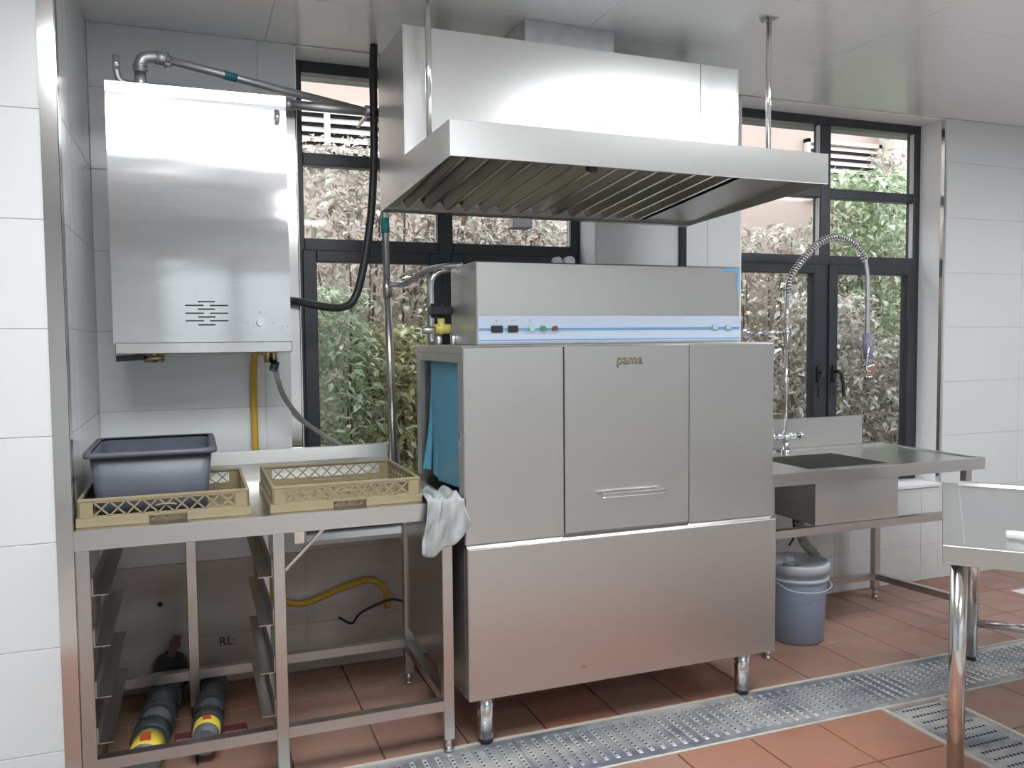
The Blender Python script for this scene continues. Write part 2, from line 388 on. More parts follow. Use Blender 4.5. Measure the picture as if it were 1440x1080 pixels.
# drain grates: each cover plate a thing with ribs
def grate(x0, x1, y0, y1, along, label, group):
    cx, cy = (x0+x1)/2, (y0+y1)/2
    t = thing('drain_grate', label, 'drain grate', (cx, cy, -0.012), group=group)
    bm = nb(); box(bm, x0+0.001, x1-0.001, y0+0.001, y1-0.001, -0.012, -0.003, 0.001)
    ob('plate', bm, 'grate', t)
    hb = nb()
    if along == 'x':
        n = int((x1-x0)/0.042)
        for i in range(n):
            xc = x0+(i+0.5)*(x1-x0)/n
            rb = nb(); box(rb, xc-0.009, xc+0.009, y0+0.035, y1-0.035, -0.004, 0.0015, 0.003); ob('rib', rb, 'grate_rib', t)
            m = 9
            for j in range(m):
                yc = y0+0.05+(j+0.5)*(y1-y0-0.10)/m
                cyl(hb, (xc, yc, 0.0012), (xc, yc, 0.0022), 0.0048, n=6)
    else:
        n = int((y1-y0)/0.05)
        for i in range(n):
            yc = y0+(i+0.5)*(y1-y0)/n
            m = 11
            for j in range(m):
                xc = x0+0.04+(j+0.5)*(x1-x0-0.08)/m
                cyl(hb, (xc, yc, -0.0032), (xc, yc, -0.0022), 0.0065, n=6)
    o = ob('slot_holes', hb, 'hole_black', t); o['kind'] = 'stuff'
    return t
GL = 'perforated steel drain grate with raised ribs in the channel past the dishwasher'
GLS = ['ribbed steel drain grate ' + q for q in (
    'in front of the pillar and dish table corner', 'in front of the two drain pipes under the dish table', 'in front of the dish table bay with the yellow gas pipe',
    'at the left front foot of the dishwasher', 'below the left half of the dishwasher lower panel', 'below the right half of the dishwasher lower panel',
    'before the bucket, next to the right front dishwasher foot', 'where the crossing channel meets the main channel', 'behind the near leg of the prep table',
    'under the far end of the prep table', 'past the prep table toward the far wall', 'at the far end of the main channel')]
x = -0.55; kk = 0
while x < 5.2:
    grate(x, x+0.5, DY0+0.012, DY1-0.012, 'x', GLS[kk], 'ribbed drain grates along the main channel'); x += 0.5; kk += 1
y = DY0-0.02
for q in ('flat drain grate with dotted slots joining the main channel', 'flat dotted drain grate beneath the near prep table leg', 'flat dotted drain grate running on under the middle of the prep table'):
    grate(DX0+0.02, DX1-0.02, y-0.5, y, 'y', q, 'flat drain grates in the crossing channel'); y -= 0.5
bm = nb()
box(bm, -0.8, 5.6, DY1-0.011, DY1, -0.012, 0.001); box(bm, -0.8, 5.6, DY0, DY0+0.011, -0.012, 0.001)
box(bm, DX0, DX0+0.019, -2.9, DY0-0.002, -0.012, 0.001); box(bm, DX1-0.019, DX1, -2.9, DY0-0.002, -0.012, 0.001)
ob('channel_edge', bm, 'kerb', floor)

# ------------------------------------------------------------------ windows
YF0, YF1 = 0.17, 0.235
def window(name, W, mul, label):
    w_ = bpy.data.objects.new(name, None); COL.objects.link(w_); w_.location = ((W[0]+W[1])/2, YF0, SILL); w_['kind'] = 'structure'; w_['label'] = label
    PM[w_.name] = Matrix.Translation(w_.location)
    x0, x1 = W[0]+0.006, W[1]-0.006; z0, z1 = SILL+0.008, CE-0.008
    fl, fr = x0+0.043, x1-0.045
    ft = z1-0.05
    bm = nb()
    box(bm, x0, fl, YF0, YF1, z0, z1, 0.003); box(bm, fr, x1, YF0, YF1, z0, z1, 0.003)
    box(bm, fl, fr, YF0, YF1, ft, z1, 0.003); box(bm, fl, fr, YF0, YF1, z0, z0+0.05, 0.003)
    box(bm, mul[0], mul[1], YF0, YF1, z0+0.05, ft, 0.003)
    for a, b in ((fl, mul[0]), (mul[1], fr)):
        box(bm, a, b, YF0, YF1, 2.252, 2.306, 0.003); box(bm, a, b, YF0, YF1, 1.866, 1.922, 0.003)
    ob('window_frame', bm, 'frame_dark', w_)
    for side, (a, b) in enumerate(((fl, mul[0]), (mul[1], fr))):
        for za, zb in ((2.306, ft), (1.922, 2.252)):
            bm = nb(); box(bm, a+0.002, b-0.002, 0.198, 0.204, za+0.002, zb-0.002); ob('pane', bm, 'window_glass', w_)
            bm = nb(); box(bm, b-0.012, b-0.002, YF0+0.006, 0.198, za+0.002, zb-0.002); ob('glazing_bead', bm, 'gasket', w_)
        # casement sash
        s = 0.05; za, zb = z0+0.05, 1.866
        bm = nb(); y0, y1 = YF0-0.014, YF0+0.05
        box(bm, a-0.012, a+s, y0, y1, za-0.012, zb+0.004, 0.004); box(bm, b-s, b+0.012, y0, y1, za-0.012, zb+0.004, 0.004)
        box(bm, a+s, b-s, y0, y1, zb-s, zb+0.004, 0.004); box(bm, a+s, b-s, y0, y1, za-0.012, za+s, 0.004)
        sa = ob('sash', bm, 'frame_dark', w_)
        bm = nb(); box(bm, a+s+0.001, b-s-0.001, 0.185, 0.191, za+s+0.001, zb-s-0.001); ob('pane', bm, 'window_glass', sa)
        hx = b-s/2+0.006 if side == 0 else a+s/2-0.006
        bm = nb(); d = 1 if side else -1
        box(bm, hx-0.012, hx+0.012, y0-0.012, y0, 1.19, 1.29, 0.003)
        tube(bm, [(hx, y0-0.01, 1.25), (hx, y0-0.045, 1.255), (hx+0.012*d, y0-0.055, 1.235), (hx+0.030*d, y0-0.05, 1.17), (hx+0.034*d, y0-0.05, 1.11)], 0.010, 8)
        ob('handle', bm, 'black_plastic', sa)
    return w_
window('window_1', W1, (1.017, 1.088), 'dark framed window behind the range hood and water heater')
window('window_2', W2, (3.290, 3.362), 'dark framed casement window above the sink with two handles')

# ------------------------------------------------------------------ dishwasher
DXL, DXR, DYF, DYB, DZT, DZP = 0.77, 2.068, -0.975, -0.326, 1.437, 0.186
dw = thing('conveyor_dishwasher', 'large brushed steel conveyor dishwasher with a blue strip curtain and three front panels', 'dishwasher', (1.42, -0.65, 0))
bm = nb(); f = 0.012
xa, xb = DXL, DXR
yb0 = DYF+0.022                                                   # carcass front, doors sit in front of it
box(bm, xa, xb, DYB-f, DYB, DZP, DZT)                            # back
box(bm, xa, xb, yb0, DYB-f, DZT-0.03, DZT, 0.002)                 # top
box(bm, xa, xb, yb0, DYB-f, DZP, DZP+0.02)                       # bottom
for X0, X1 in ((xa, xa+0.02), (xb-0.02, xb)):                      # side frames around the tunnel mouths
    box(bm, X0, X1, yb0, -0.905, DZP+0.02, DZT-0.03); box(bm, X0, X1, -0.385, DYB-f, DZP+0.02, DZT-0.03)
    box(bm, X0, X1, -0.905, -0.385, 1.377, DZT-0.03); box(bm, X0, X1, -0.905, -0.385, DZP+0.02, 0.865)
box(bm, xa+0.02, xb-0.02, yb0, yb0+0.01, DZP+0.02, DZT-0.03)     # inner front skin
ob('carcass', bm, 'steel', dw)
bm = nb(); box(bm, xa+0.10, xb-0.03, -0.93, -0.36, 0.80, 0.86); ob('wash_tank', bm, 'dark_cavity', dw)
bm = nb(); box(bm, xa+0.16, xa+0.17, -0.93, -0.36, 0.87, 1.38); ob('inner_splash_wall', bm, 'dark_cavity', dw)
d0, d1 = DYF, yb0-0.001
def panel(name, x0, x1, z0, z1, y0=d0, y1=d1):
    bm = nb(); box(bm, x0, x1, y0, y1, z0, z1, 0.004); return ob(name, bm, 'steel', dw)
panel('front_panel', DXL-0.002, 1.1475, 0.738, DZT-0.004)
door = panel('wash_door', 1.1515, 1.6750, 0.745, DZT-0.004, d0-0.002)
panel('front_panel', 1.6790, DXR+0.003, 0.738, DZT-0.004)
panel('lower_panel', DXL, DXR+0.006, DZP, 0.730, d0-0.018)
bm = nb(); prism(bm, [(d0-0.018, 0.730), (d0, 0.738), (d1, 0.738), (d1, 0.730)], 'x', DXL, DXR+0.006); ob('drip_ledge', bm, 'steel_polish', dw)
bm = nb(); box(bm, 1.29, 1.555, d0-0.034, d0-0.022, 0.872, 0.892, 0.004); box(bm, 1.30, 1.315, d0-0.024, d0-0.002, 0.875, 0.889); box(bm, 1.53, 1.545, d0-0.024, d0-0.002, 0.875, 0.889)
ob('handle', bm, 'steel_polish', door, label='straight polished bar handle')
text('logo_shadow', 'pama', 'marker_and_shadow_black', door, (1.4165, d0-0.0028, 1.3765), 0.052, extrude=0.0006)  # black offset copy painted as the drop shadow of the raised letters
text('logo_raised', 'pama', 'logo_gold', door, (1.4145, d0-0.0045, 1.379), 0.052, extrude=0.0012, label='gold raised lettering')
bm = nb(); box(bm, 1.205, 1.225, d0-0.0195, d0-0.0175, 0.245, 0.256); ob('rating_sticker', bm, 'logo_gold', dw)
for fx, fy in ((DXL+0.085, DYF+0.06), (DXR-0.10, DYF+0.06), (DXL+0.085, DYB-0.06), (DXR-0.10, DYB-0.06)):
    bm = nb(); cyl(bm, (fx, fy, 0.018), (fx, fy, DZP), 0.030, n=24); fo = ob('foot', bm, 'steel_polish', dw)
    bm = nb(); cyl(bm, (fx, fy, 0.0), (fx, fy, 0.018), 0.027, n=24); ob('rubber_foot', bm, 'black_rubber', fo)
# strip curtain in the left mouth: overlapping hanging flaps
def flap(y0, y1, x, z0a, z0b, z1, curl):
    bm = nb(); ny, nz = 6, 10; g = []
    for layer in (0, 0.004):
        for j in range(nz+1):
            t = j/nz
            for i in range(ny+1):
                s = i/ny; zb = z0a+(z0b-z0a)*s; z = z1+(zb-z1)*t
                g.append(bm.verts.new((x+layer+curl*t*t*(0.4+0.6*math.sin(s*3.1)), y0+(y1-y0)*s, z)))
    W = ny+1; Lc = W*(nz+1)
    for j in range(nz):
        for i in range(ny):
            a = j*W+i
            bm.faces.new((g[a], g[a+1], g[a+W+1], g[a+W])).smooth = True
            bm.faces.new((g[Lc+a], g[Lc+a+W], g[Lc+a+W+1], g[Lc+a+1])).smooth = True
    bm.normal_update(); return bm
ob('curtain_strip', flap(-0.900, -0.560, xa+0.022, 0.925, 0.905, 1.372, -0.004), 'blue_curtain', dw)
ob('curtain_strip', flap(-0.560, -0.485, xa+0.026, 0.915, 0.93, 1.372, -0.012), 'blue_curtain', dw)
ob('curtain_strip', flap(-0.470, -0.440, xa+0.030, 0.935, 0.95, 1.372, -0.045), 'blue_curtain', dw)
bm = nb(); cyl(bm, (xa+0.03, -0.905, 1.375), (xa+0.03, -0.385, 1.375), 0.006); ob('curtain_rod', bm, 'steel_polish', dw)
bm = nb(); box(bm, xa-0.004, xa, -0.935, -0.918, 1.085, 1.13); ob('catch', bm, 'steel_polish', dw)
# control box
CXL, CXR, CYF, CYB, CZT = 0.862, 1.996, -0.849, -0.527, 1.741
bm = nb(); box(bm, CXL, CXR, CYF, CYB, DZT, CZT, 0.004); cb = ob('control_housing', bm, 'steel', dw)
bm = nb(); box(bm, CXL+0.002, CXR-0.004, CYF-0.007, CYF+0.001, DZT+0.008, 1.543, 0.002); ob('control_strip', bm, 'panel_blue', cb, label='pale blue control strip with dark displays and round buttons')
yc = CYF-0.0075
bm = nb(); box(bm, CXL+0.004, CXR-0.006, yc-0.0008, yc+0.001, 1.4935, 1.4985); box(bm, CXL+0.004, CXR-0.006, yc-0.0008, yc+0.001, 1.489, 1.4915); box(bm, CXL+0.004, CXR-0.006, yc-0.0008, yc+0.001, 1.452, 1.456)
ob('blue_line', bm, 'stripe_blue', cb)
for x0, x1 in ((0.913, 0.958), (0.978, 1.018)):
    bm = nb(); box(bm, x0, x1, yc-0.006, yc, 1.483, 1.508, 0.002); ob('display', bm, 'black_plastic', cb)
for xc, m in ((1.070, 'button_teal'), (1.117, 'button_green'), (1.165, 'button_red')):
    bm = nb(); cyl(bm, (xc, yc-0.004, 1.496), (xc, yc, 1.496), 0.0135, n=20); r_ = ob('button_ring', bm, 'steel_polish', cb)
    bm = nb(); cyl(bm, (xc, yc-0.013, 1.496), (xc, yc-0.003, 1.496), 0.010, n=20); ob('button', bm, m, cb)
for xc in (0.935, 0.998, 1.066):
    bm = nb(); cyl(bm, (xc, yc-0.002, 1.526), (xc, yc, 1.526), 0.004, n=10); ob('indicator', bm, 'grey_switch', cb)
for xc in (1.871, 1.935):
    bm = nb(); box(bm, xc-0.013, xc+0.013, yc-0.007, yc, 1.486, 1.510, 0.003); ob('rocker_switch', bm, 'grey_switch', cb)
bm = nb(); box(bm, CXR-0.085, CXR-0.002, CYF-0.0015, CYF, CZT-0.018, CZT-0.004); box(bm, CXR-0.012, CXR-0.001, CYF-0.0015, CYF, CZT-0.10, CZT-0.018); ob('film_remnant', bm, 'film_blue', cb, label='leftover blue protective film at the corner')
bm = nb(); box(bm, CXR, CXR+0.030, CYF+0.05, CYF+0.17, 1.60, 1.73, 0.006); sw = ob('side_switch_box', bm, 'black_plastic', cb)
bm = nb(); box(bm, CXR+0.002, CXR+0.022, CYF+0.046, CYF+0.051, 1.615, 1.715); ob('switch_face', bm, 'film_blue', sw)
# top fittings
for xc, yc2, r in ((1.30, -0.58, 0.020), (1.345, -0.60, 0.022)):
    bm = nb(); cyl(bm, (xc, yc2, CZT), (xc, yc2, CZT+0.02), 0.007); cyl(bm, (xc, yc2-0.012, CZT+0.03), (xc, yc2+0.012, CZT+0.03), r, n=20); ob('gauge', bm, 'galvanised', cb)
bm = nb(); cyl(bm, (1.545, -0.58, CZT), (1.545, -0.58, CZT+0.012), 0.03, n=20); cyl(bm, (1.545, -0.58, CZT+0.012), (1.545, -0.58, CZT+0.024), 0.018, n=16); ob('vent_cap', bm, 'black_plastic', cb)
bm = nb(); cyl(bm, (1.74, -0.62, CZT), (1.74, -0.62, CZT+0.012), 0.02, n=16); ob('vent_cap', bm, 'galvanised', cb)
# inlet valve group on the left of the control box
bm = nb(); tube(bm, [(0.79, -0.50, DZT), (0.79, -0.50, 1.60), (0.79, -0.50, 1.68), (0.81, -0.50, 1.72), (0.85, -0.50, 1.735), (0.89, -0.50, 1.735)], 0.011, 10); ob('inlet_pipe', bm, 'chrome', dw)
bm = nb(); cyl(bm, (0.80, -0.54, 1.545), (0.80, -0.54, 1.60), 0.024, n=12); box(bm, 0.775, 0.855, -0.57, -0.50, 1.555, 1.59, 0.004); ob('solenoid', bm, 'black_plastic', dw)
bm = nb(); cyl(bm, (0.775, -0.60, 1.50), (0.835, -0.60, 1.50), 0.019, n=8); cyl(bm, (0.80, -0.60, 1.48), (0.80, -0.60, 1.54), 0.015, n=8); ob('inlet_valve', bm, 'yellow_valve', dw, label='yellow brass inlet valve')
bm = nb(); cyl(bm, (0.725, -0.60, 1.495), (0.775, -0.60, 1.495), 0.015, n=12); ob('inlet_stub', bm, 'galvanised', dw)
for x in (0.795, 0.855):
    bm = nb(); cyl(bm, (x, -0.58, DZT), (x, -0.58, 1.48), 0.013, n=12); ob('inlet_stub', bm, 'galvanised', dw)

# ------------------------------------------------------------------ range hood (own axes: u right, v to the wall, from the front left bottom corner)
HZ = 1.975
HL, HD, HV = 1.452, 0.92, 0.531
hood = thing('range_hood', 'big stainless steel exhaust hood hanging over the dishwasher with slatted grease filters', 'range hood', (0.641, -1.271, HZ), 0.018)
def hz(z): return z-HZ
def hob(name, bm, m, par=None, label=None): return ob(name, bm, m, par or hood, label, local=True)
zb, zt, zu, zbb = hz(2.014), hz(2.124), hz(2.585), 0.0
p = 0.004
prof = [(0, zb), (0, zt), (HV, zt), (HV, zu), (HD, zu), (HD, zbb)]
for u0, u1 in ((0, p), (HL-p, HL)):
    bm = nb(); prism(bm, prof, 'x', u0, u1); hob('side_panel', bm, 'steel_hood')
bm = nb(); box(bm, p, HL-p, 0, p, zb, zt, 0.001); hob('front_skirt', bm, 'steel_hood')
bm = nb(); box(bm, p, HL-p, p, HV, zt-p, zt); hob('canopy_top', bm, 'steel_hood')
bm = nb(); box(bm, p, 1.262, HV, HV+p, zt, zu, 0.001); hob('plenum_front', bm, 'steel_hood')
bm = nb(); box(bm, 1.266, HL-p, HV+0.002, HV+p+0.002, zt, zu, 0.001); hob('plenum_front', bm, 'steel_hood')
bm = nb(); box(bm, p, HL-p, HV+p, HD, zu-p, zu); hob('plenum_top', bm, 'steel_hood')
bm = nb(); box(bm, p, HL-p, HD-p, HD, zbb, zu-p); hob('back_panel', bm, 'steel_hood')
# underside: front tray, side tray, gutter at the back, sloping filter bank
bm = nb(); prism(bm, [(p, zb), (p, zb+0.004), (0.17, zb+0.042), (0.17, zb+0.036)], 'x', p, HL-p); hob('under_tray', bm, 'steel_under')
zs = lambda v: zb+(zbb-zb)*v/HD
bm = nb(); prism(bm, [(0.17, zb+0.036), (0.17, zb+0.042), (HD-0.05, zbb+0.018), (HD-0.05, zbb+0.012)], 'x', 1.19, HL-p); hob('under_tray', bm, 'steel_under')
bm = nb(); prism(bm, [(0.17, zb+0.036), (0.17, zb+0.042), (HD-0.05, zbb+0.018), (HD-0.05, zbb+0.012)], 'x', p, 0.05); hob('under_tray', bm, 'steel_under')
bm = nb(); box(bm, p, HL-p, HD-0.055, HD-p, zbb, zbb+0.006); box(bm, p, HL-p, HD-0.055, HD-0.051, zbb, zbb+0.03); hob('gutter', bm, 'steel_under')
bm = nb(); box(bm, p, HL-p, p, HD-p, zt-0.009, zt-0.005); hob('plenum_floor', bm, 'dark_cavity')
nbf = 14
for i in range(nbf):
    u = 0.06+i*(1.19-0.06)/nbf; wd = (1.19-0.06)/nbf
    bm = nb()
    v0, v1 = 0.172, HD-0.056; za, zc = zb+0.040, zbb+0.014
    A = [(u, v0, za+0.050), (u+0.005, v0, za+0.053), (u+wd*0.50, v0, za+0.003), (u+wd*0.50-0.003, v0, za-0.001)]
    B = [(q[0], v1, q[2]-za+zc) for q in A]
    va = [bm.verts.new(q) for q in A]; vb = [bm.verts.new(q) for q in B]
    for k in range(4): bm.faces.new((va[k], va[(k+1) % 4], vb[(k+1) % 4], vb[k]))
    bm.faces.new(va[::-1]); bm.faces.new(vb); bmesh.ops.recalc_face_normals(bm, faces=bm.faces[:])
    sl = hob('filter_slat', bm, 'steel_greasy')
    bm = nb(); w0 = u+wd*0.50-0.003
    va = [bm.verts.new(q) for q in ((w0, v0, za-0.004), (w0+0.013, v0, za-0.004), (w0+0.013, v0, za), (w0, v0, za))]; vb = [bm.verts.new((q.co.x, v1, q.co.z-za+zc)) for q in va]
    for k in range(4): bm.faces.new((va[k], va[(k+1) % 4], vb[(k+1) % 4], vb[k]))
    bm.faces.new(va[::-1]); bm.faces.new(vb); bmesh.ops.recalc_face_normals(bm, faces=bm.faces[:])
    ob('slat_lip', bm, 'steel_hood', sl, local=True)
bm = nb(); box(bm, 0.56, 0.65, HD-0.045, HD+0.02, zbb-0.045, zbb, 0.004); hob('grease_cup', bm, 'galvanised')
for u, v in ((0.070, 0.45), (HL-0.018, 0.315)):
    bm = nb(); cyl(bm, (u, v, zt), (u, v, hz(CE)), 0.011, n=14); rd = hob('hanging_rod', bm, 'steel_polish')
    bm = nb(); box(bm, u-0.03, u+0.03, v-0.02, v+0.02, hz(CE)-0.006, hz(CE)); bar(bm, (u, v, hz(CE)-0.012), (u-0.05, v-0.02, hz(CE)-0.03), 0.008); hob('ceiling_bracket', bm, 'steel_leg', rd)
bm = nb(); box(bm, 0.53, 0.93, 0.66, HD-0.02, zu, hz(CE)+0.0, 0.003); dc = hob('duct_collar', bm, 'galvanised')
bm = nb(); box(bm, 0.505, 0.955, 0.645, HD-0.005, zu, zu+0.008); hob('collar_flange', bm, 'steel_polish', dc)
bm = nb(); cyl(bm, (0.50, 0.02, zb-0.003), (0.50, 0.06, zb+0.006), 0.013); hob('lamp_switch', bm, 'black_plastic')

# ------------------------------------------------------------------ water heater on the wall
HX0, HX1, HY0, HZ0, HZ1 = -0.366, 0.256, -0.40, 1.452, 2.386
ht = thing('water_heater', 'tall stainless steel water heater cabinet on the wall with slot vents and a knob', 'water heater', (-0.055, 0.0, HZ0))
bm = nb(); prism(bm, [(HY0, HZ0), (HY0, 2.350), (HY0-0.0022, HZ1), (-0.002, HZ1), (-0.002, HZ0)], 'x', HX0, HX1)
ob('casing', bm, 'steel_heater', ht)
bm = nb(); box(bm, HX0+0.006, HX1+0.003, HY0-0.012, HY0+0.004, HZ0-0.036, HZ0+0.006, 0.003); box(bm, HX0+0.006, HX1, HY0, -0.1, HZ0-0.004, HZ0); ob('bottom_rail', bm, 'steel_polish', ht)
for i, (xs_, z) in enumerate((((-0.078, -0.018), 1.609), ((-0.122, -0.058), 1.595), ((-0.036, 0.028), 1.595), ((-0.078, -0.018), 1.581), ((-0.122, -0.058), 1.566), ((-0.036, 0.028), 1.566), ((-0.078, -0.018), 1.552), ((-0.122, -0.058), 1.538), ((-0.036, 0.028), 1.538), ((-0.078, -0.018), 1.523))):
    bm = nb(); box(bm, xs_[0], xs_[1], HY0-0.0025, HY0+0.002, z-0.0035, z+0.0015); ob('vent_slot', bm, 'hole_black', ht)
bm = nb(); cyl(bm, (0.143, HY0-0.004, 1.528), (0.143, HY0, 1.528), 0.021, n=20); cyl(bm, (0.143, HY0-0.03, 1.528), (0.143, HY0-0.004, 1.528), 0.013, 0.016, n=18); ob('knob', bm, 'chrome', ht)
for xc, z in ((0.095, 1.53), (0.143, 1.568), (0.192, 1.53), (0.225, 1.515), (0.243, 1.515)):
    bm = nb(); cyl(bm, (xc, HY0-0.004, z), (xc, HY0, z), 0.005, n=8); ob('screw', bm, 'steel_leg', ht)
bm = nb(); tube(bm, [(0.222, HY0-0.003, 2.325), (0.222, HY0-0.02, 2.315), (0.222, HY0-0.02, 2.292), (0.222, HY0-0.004, 2.285)], 0.010, 8); ob('latch', bm, 'chrome', ht)
bm = nb(); bar(bm, (-0.362, -0.36, 1.40), (-0.27, -0.36, 1.405), 0.018, 0.022); ob('valve_lever', bm, 'black_rubber', ht)
bm = nb(); cyl(bm, (-0.27, -0.34, 1.40), (-0.20, -0.34, 1.40), 0.016); cyl(bm, (-0.235, -0.34, 1.385), (-0.235, -0.34, HZ0), 0.013); ob('valve_stub', bm, 'brass', ht)
bm = nb(); cyl(bm, (0.175, -0.30, 1.375), (0.175, -0.30, HZ0), 0.015); cyl(bm, (0.20, -0.30, 1.37), (0.20, -0.30, HZ0), 0.011)
ob('valve_stub', bm, 'brass', ht)
bm = nb(); cyl(bm, (0.194, -0.315, 1.345), (0.204, -0.30, 1.375), 0.017, n=10); ob('hose_nut', bm, 'black_plastic', ht)
# pipework above the heater
wp = thing('water_pipe', 'galvanised water pipe with elbows rising from the heater top and running to the hood', 'pipe', (-0.25, -0.30, HZ1))
bm = nb(); cyl(bm, (-0.252, -0.30, HZ1), (-0.252, -0.30, 2.455), 0.021); cyl(bm, (-0.252, -0.30, 2.46), (-0.252, -0.30, 2.468), 0.026); cyl(bm, (-0.252, -0.30, 2.474), (-0.252, -0.30, 2.482), 0.026)
tube(bm, [(-0.252, -0.30, 2.455), (-0.252, -0.30, 2.485), (-0.24, -0.30, 2.507), (-0.21, -0.30, 2.515), (-0.19, -0.30, 2.515)], 0.021, 12); ob('elbow', bm, 'galvanised', wp)
bm = nb(); cyl(bm, (-0.20, -0.30, 2.515), (-0.155, -0.29, 2.515), 0.026, n=8); cyl(bm, (-0.165, -0.295, 2.515), (-0.155, -0.29, 2.485), 0.015); bar(bm, (-0.175, -0.31, 2.545), (-0.15, -0.32, 2.50), 0.006, 0.012); ob('union', bm, 'galvanised', wp)
bm = nb(); tube(bm, [(-0.155, -0.29, 2.513), (0.24, -0.16, 2.483), (0.66, -0.03, 2.455)], 0.0155, 12, smooth=False); ob('pipe_run', bm, 'galvanised', wp)
bm = nb(); P0 = V(-0.155, -0.29, 2.513); P1 = V(0.24, -0.16, 2.483); cyl(bm, P0.lerp(P1, 0.50), P0.lerp(P1, 0.62), 0.0168, n=14); ob('tape', bm, 'green_tape', wp, label='teal tape wrapped round the pipe')
bm = nb(); tube(bm, [(-0.252, -0.30, 2.405), (-0.30, -0.30, 2.41), (-0.325, -0.30, 2.425), (-0.333, -0.30, 2.46)], 0.013, 10); ob('branch', bm, 'galvanised', wp)
bm = nb(); cyl(bm, (-0.333, -0.30, 2.455), (-0.333, -0.30, 2.505), 0.013); ob('branch_cap', bm, 'chrome', wp)
hp = thing('water_pipe', 'straight galvanised pipe crossing the window from the heater corner to the upright pipe', 'pipe', (0.26, -0.09, 2.43))
bm = nb(); cyl(bm, (0.26, -0.09, 2.443), (0.69, -0.09, 2.440), 0.019, n=14); ob('pipe_run', bm, 'galvanised', hp)
for x in (0.285, 0.62):
    bm = nb(); cyl(bm, (x, -0.09, 2.443), (x+0.03, -0.09, 2.443), 0.024, n=14); ob('coupling', bm, 'galvanised', hp)
bm = nb(); bar(bm, (0.64, -0.09, 2.44), (0.64, 0.17, 2.44), 0.012); bar(bm, (0.30, -0.09, 2.45), (0.30, 0.0, 2.45), 0.012); ob('wall_clip', bm, 'steel_leg', hp)
vp = thing('upright_pipe', 'upright steel pipe with teal tape standing on the table backsplash before the window', 'pipe', (0.71, -0.12, 0.9))
bm = nb(); cyl(bm, (0.716, -0.12, 0.895), (0.697, -0.12, 1.70), 0.0175, n=14); lo = ob('lower_pipe', bm, 'steel_leg', vp)
bm = nb(); cyl(bm, (0.697, -0.12, 1.70), (0.687, -0.12, 2.45), 0.0155, n=14); ob('upper_pipe', bm, 'galvanised', vp)
bm = nb(); cyl(bm, (0.6985, -0.12, 1.645), (0.6965, -0.12, 1.725), 0.020, n=14); ob('coupling', bm, 'steel_leg', vp)
bm = nb(); cyl(bm, (0.694, -0.12, 1.92), (0.693, -0.12, 1.985), 0.0185, n=14); ob('tape', bm, 'green_tape', vp)
bm = nb(); tube(bm, [(0.25, -0.20, 1.622), (0.31, -0.16, 1.622), (0.42, -0.14, 1.602), (0.50, -0.12, 1.600), (0.555, -0.11, 1.635), (0.595, -0.11, 1.76), (0.635, -0.11, 2.0), (0.652, -0.11, 2.25), (0.655, -0.11, 2.45), (0.655, -0.11, 2.60), (0.66, -0.11, CE-0.001)], lambda t: 0.017, 12)
tag(ob('drain_hose', bm, 'black_rubber'), 'thick black rubber hose bending from the heater side up to the ceiling', 'hose')
bm = nb(); tube(bm, [(0.70, -0.14, 1.70), (0.76, -0.20, 1.70), (0.80, -0.38, 1.74), (0.84, -0.50, 1.748), (0.90, -0.56, 1.750)], 0.0125, 10)
tag(ob('supply_hose', bm, 'galvanised'), 'grey braided hose from the upright pipe over the control box corner', 'hose')
bm = nb(); tube(bm, [(0.202, -0.308, 1.36), (0.215, -0.28, 1.30), (0.25, -0.20, 1.22), (0.33, -0.10, 1.12), (0.42, -0.04, 1.05), (0.52, -0.025, 0.98), (0.60, -0.022, 0.88)], 0.0105, 10)
tag(ob('flexible_hose', bm, 'hose_grey'), 'thin grey flexible hose dropping from the heater behind the table', 'hose')
bm = nb(); tube(bm, [(0.176, -0.27, 1.41), (0.165, -0.24, 1.415), (0.150, -0.15, 1.415), (0.143, -0.08, 1.405), (0.140, -0.055, 1.36), (0.138, -0.022, 1.25), (0.138, -0.022, 1.0), (0.138, -0.022, 0.55), (0.16, -0.022, 0.40), (0.3, -0.022, 0.31), (0.5, -0.022, 0.36), (0.62, -0.022, 0.38), (0.68, -0.04, 0.33), (0.69, -0.05, 0.25)], 0.0145, 10)
tag(ob('gas_pipe', bm, 'yellow_paint'), 'yellow gas pipe dropping from the heater down the tiled wall', 'pipe')

# ------------------------------------------------------------------ left work table with rack runners
TX0, TX1, TY0, TY1, TZ = -0.450, 0.742, -0.953, -0.064, 0.895
tb = thing('dish_table', 'long stainless steel dish table with backsplash and rack runners beside the dishwasher', 'table', (0.146, -0.5, 0))
bm = nb(); box(bm, TX0, TX1, TY0+0.002, TY1, TZ-0.006, TZ); ob('table_top', bm, 'steel_table', tb)
bm = nb(); box(bm, TX0, TX1, TY0, TY0+0.004, TZ-0.060, TZ+0.001, 0.001); box(bm, TX0, TX1, TY0+0.004, TY0+0.02, TZ-0.060, TZ-0.056); ob('front_apron', bm, 'steel_table', tb)
bm = nb(); box(bm, TX0, TX0+0.003, TY0+0.004, TY1, TZ-0.060, TZ-0.006); box(bm, TX1-0.003, TX1, TY0+0.004, TY1, TZ-0.060, TZ-0.006); ob('side_apron', bm, 'steel_table', tb)
bm = nb(); prism(bm, [(TY1-0.012, TZ), (TY1-0.012, 0.945), (TY1-0.004, 1.000), (TY1+0.016, 1.002), (TY1+0.016, TZ)], 'x', TX0, TX1); ob('backsplash', bm, 'steel_table', tb)
bm = nb(); box(bm, TX1-0.02, TX1, TY1-0.06, TY1-0.013, TZ, 0.995); ob('splash_end', bm, 'steel_leg', tb)
L = 0.038
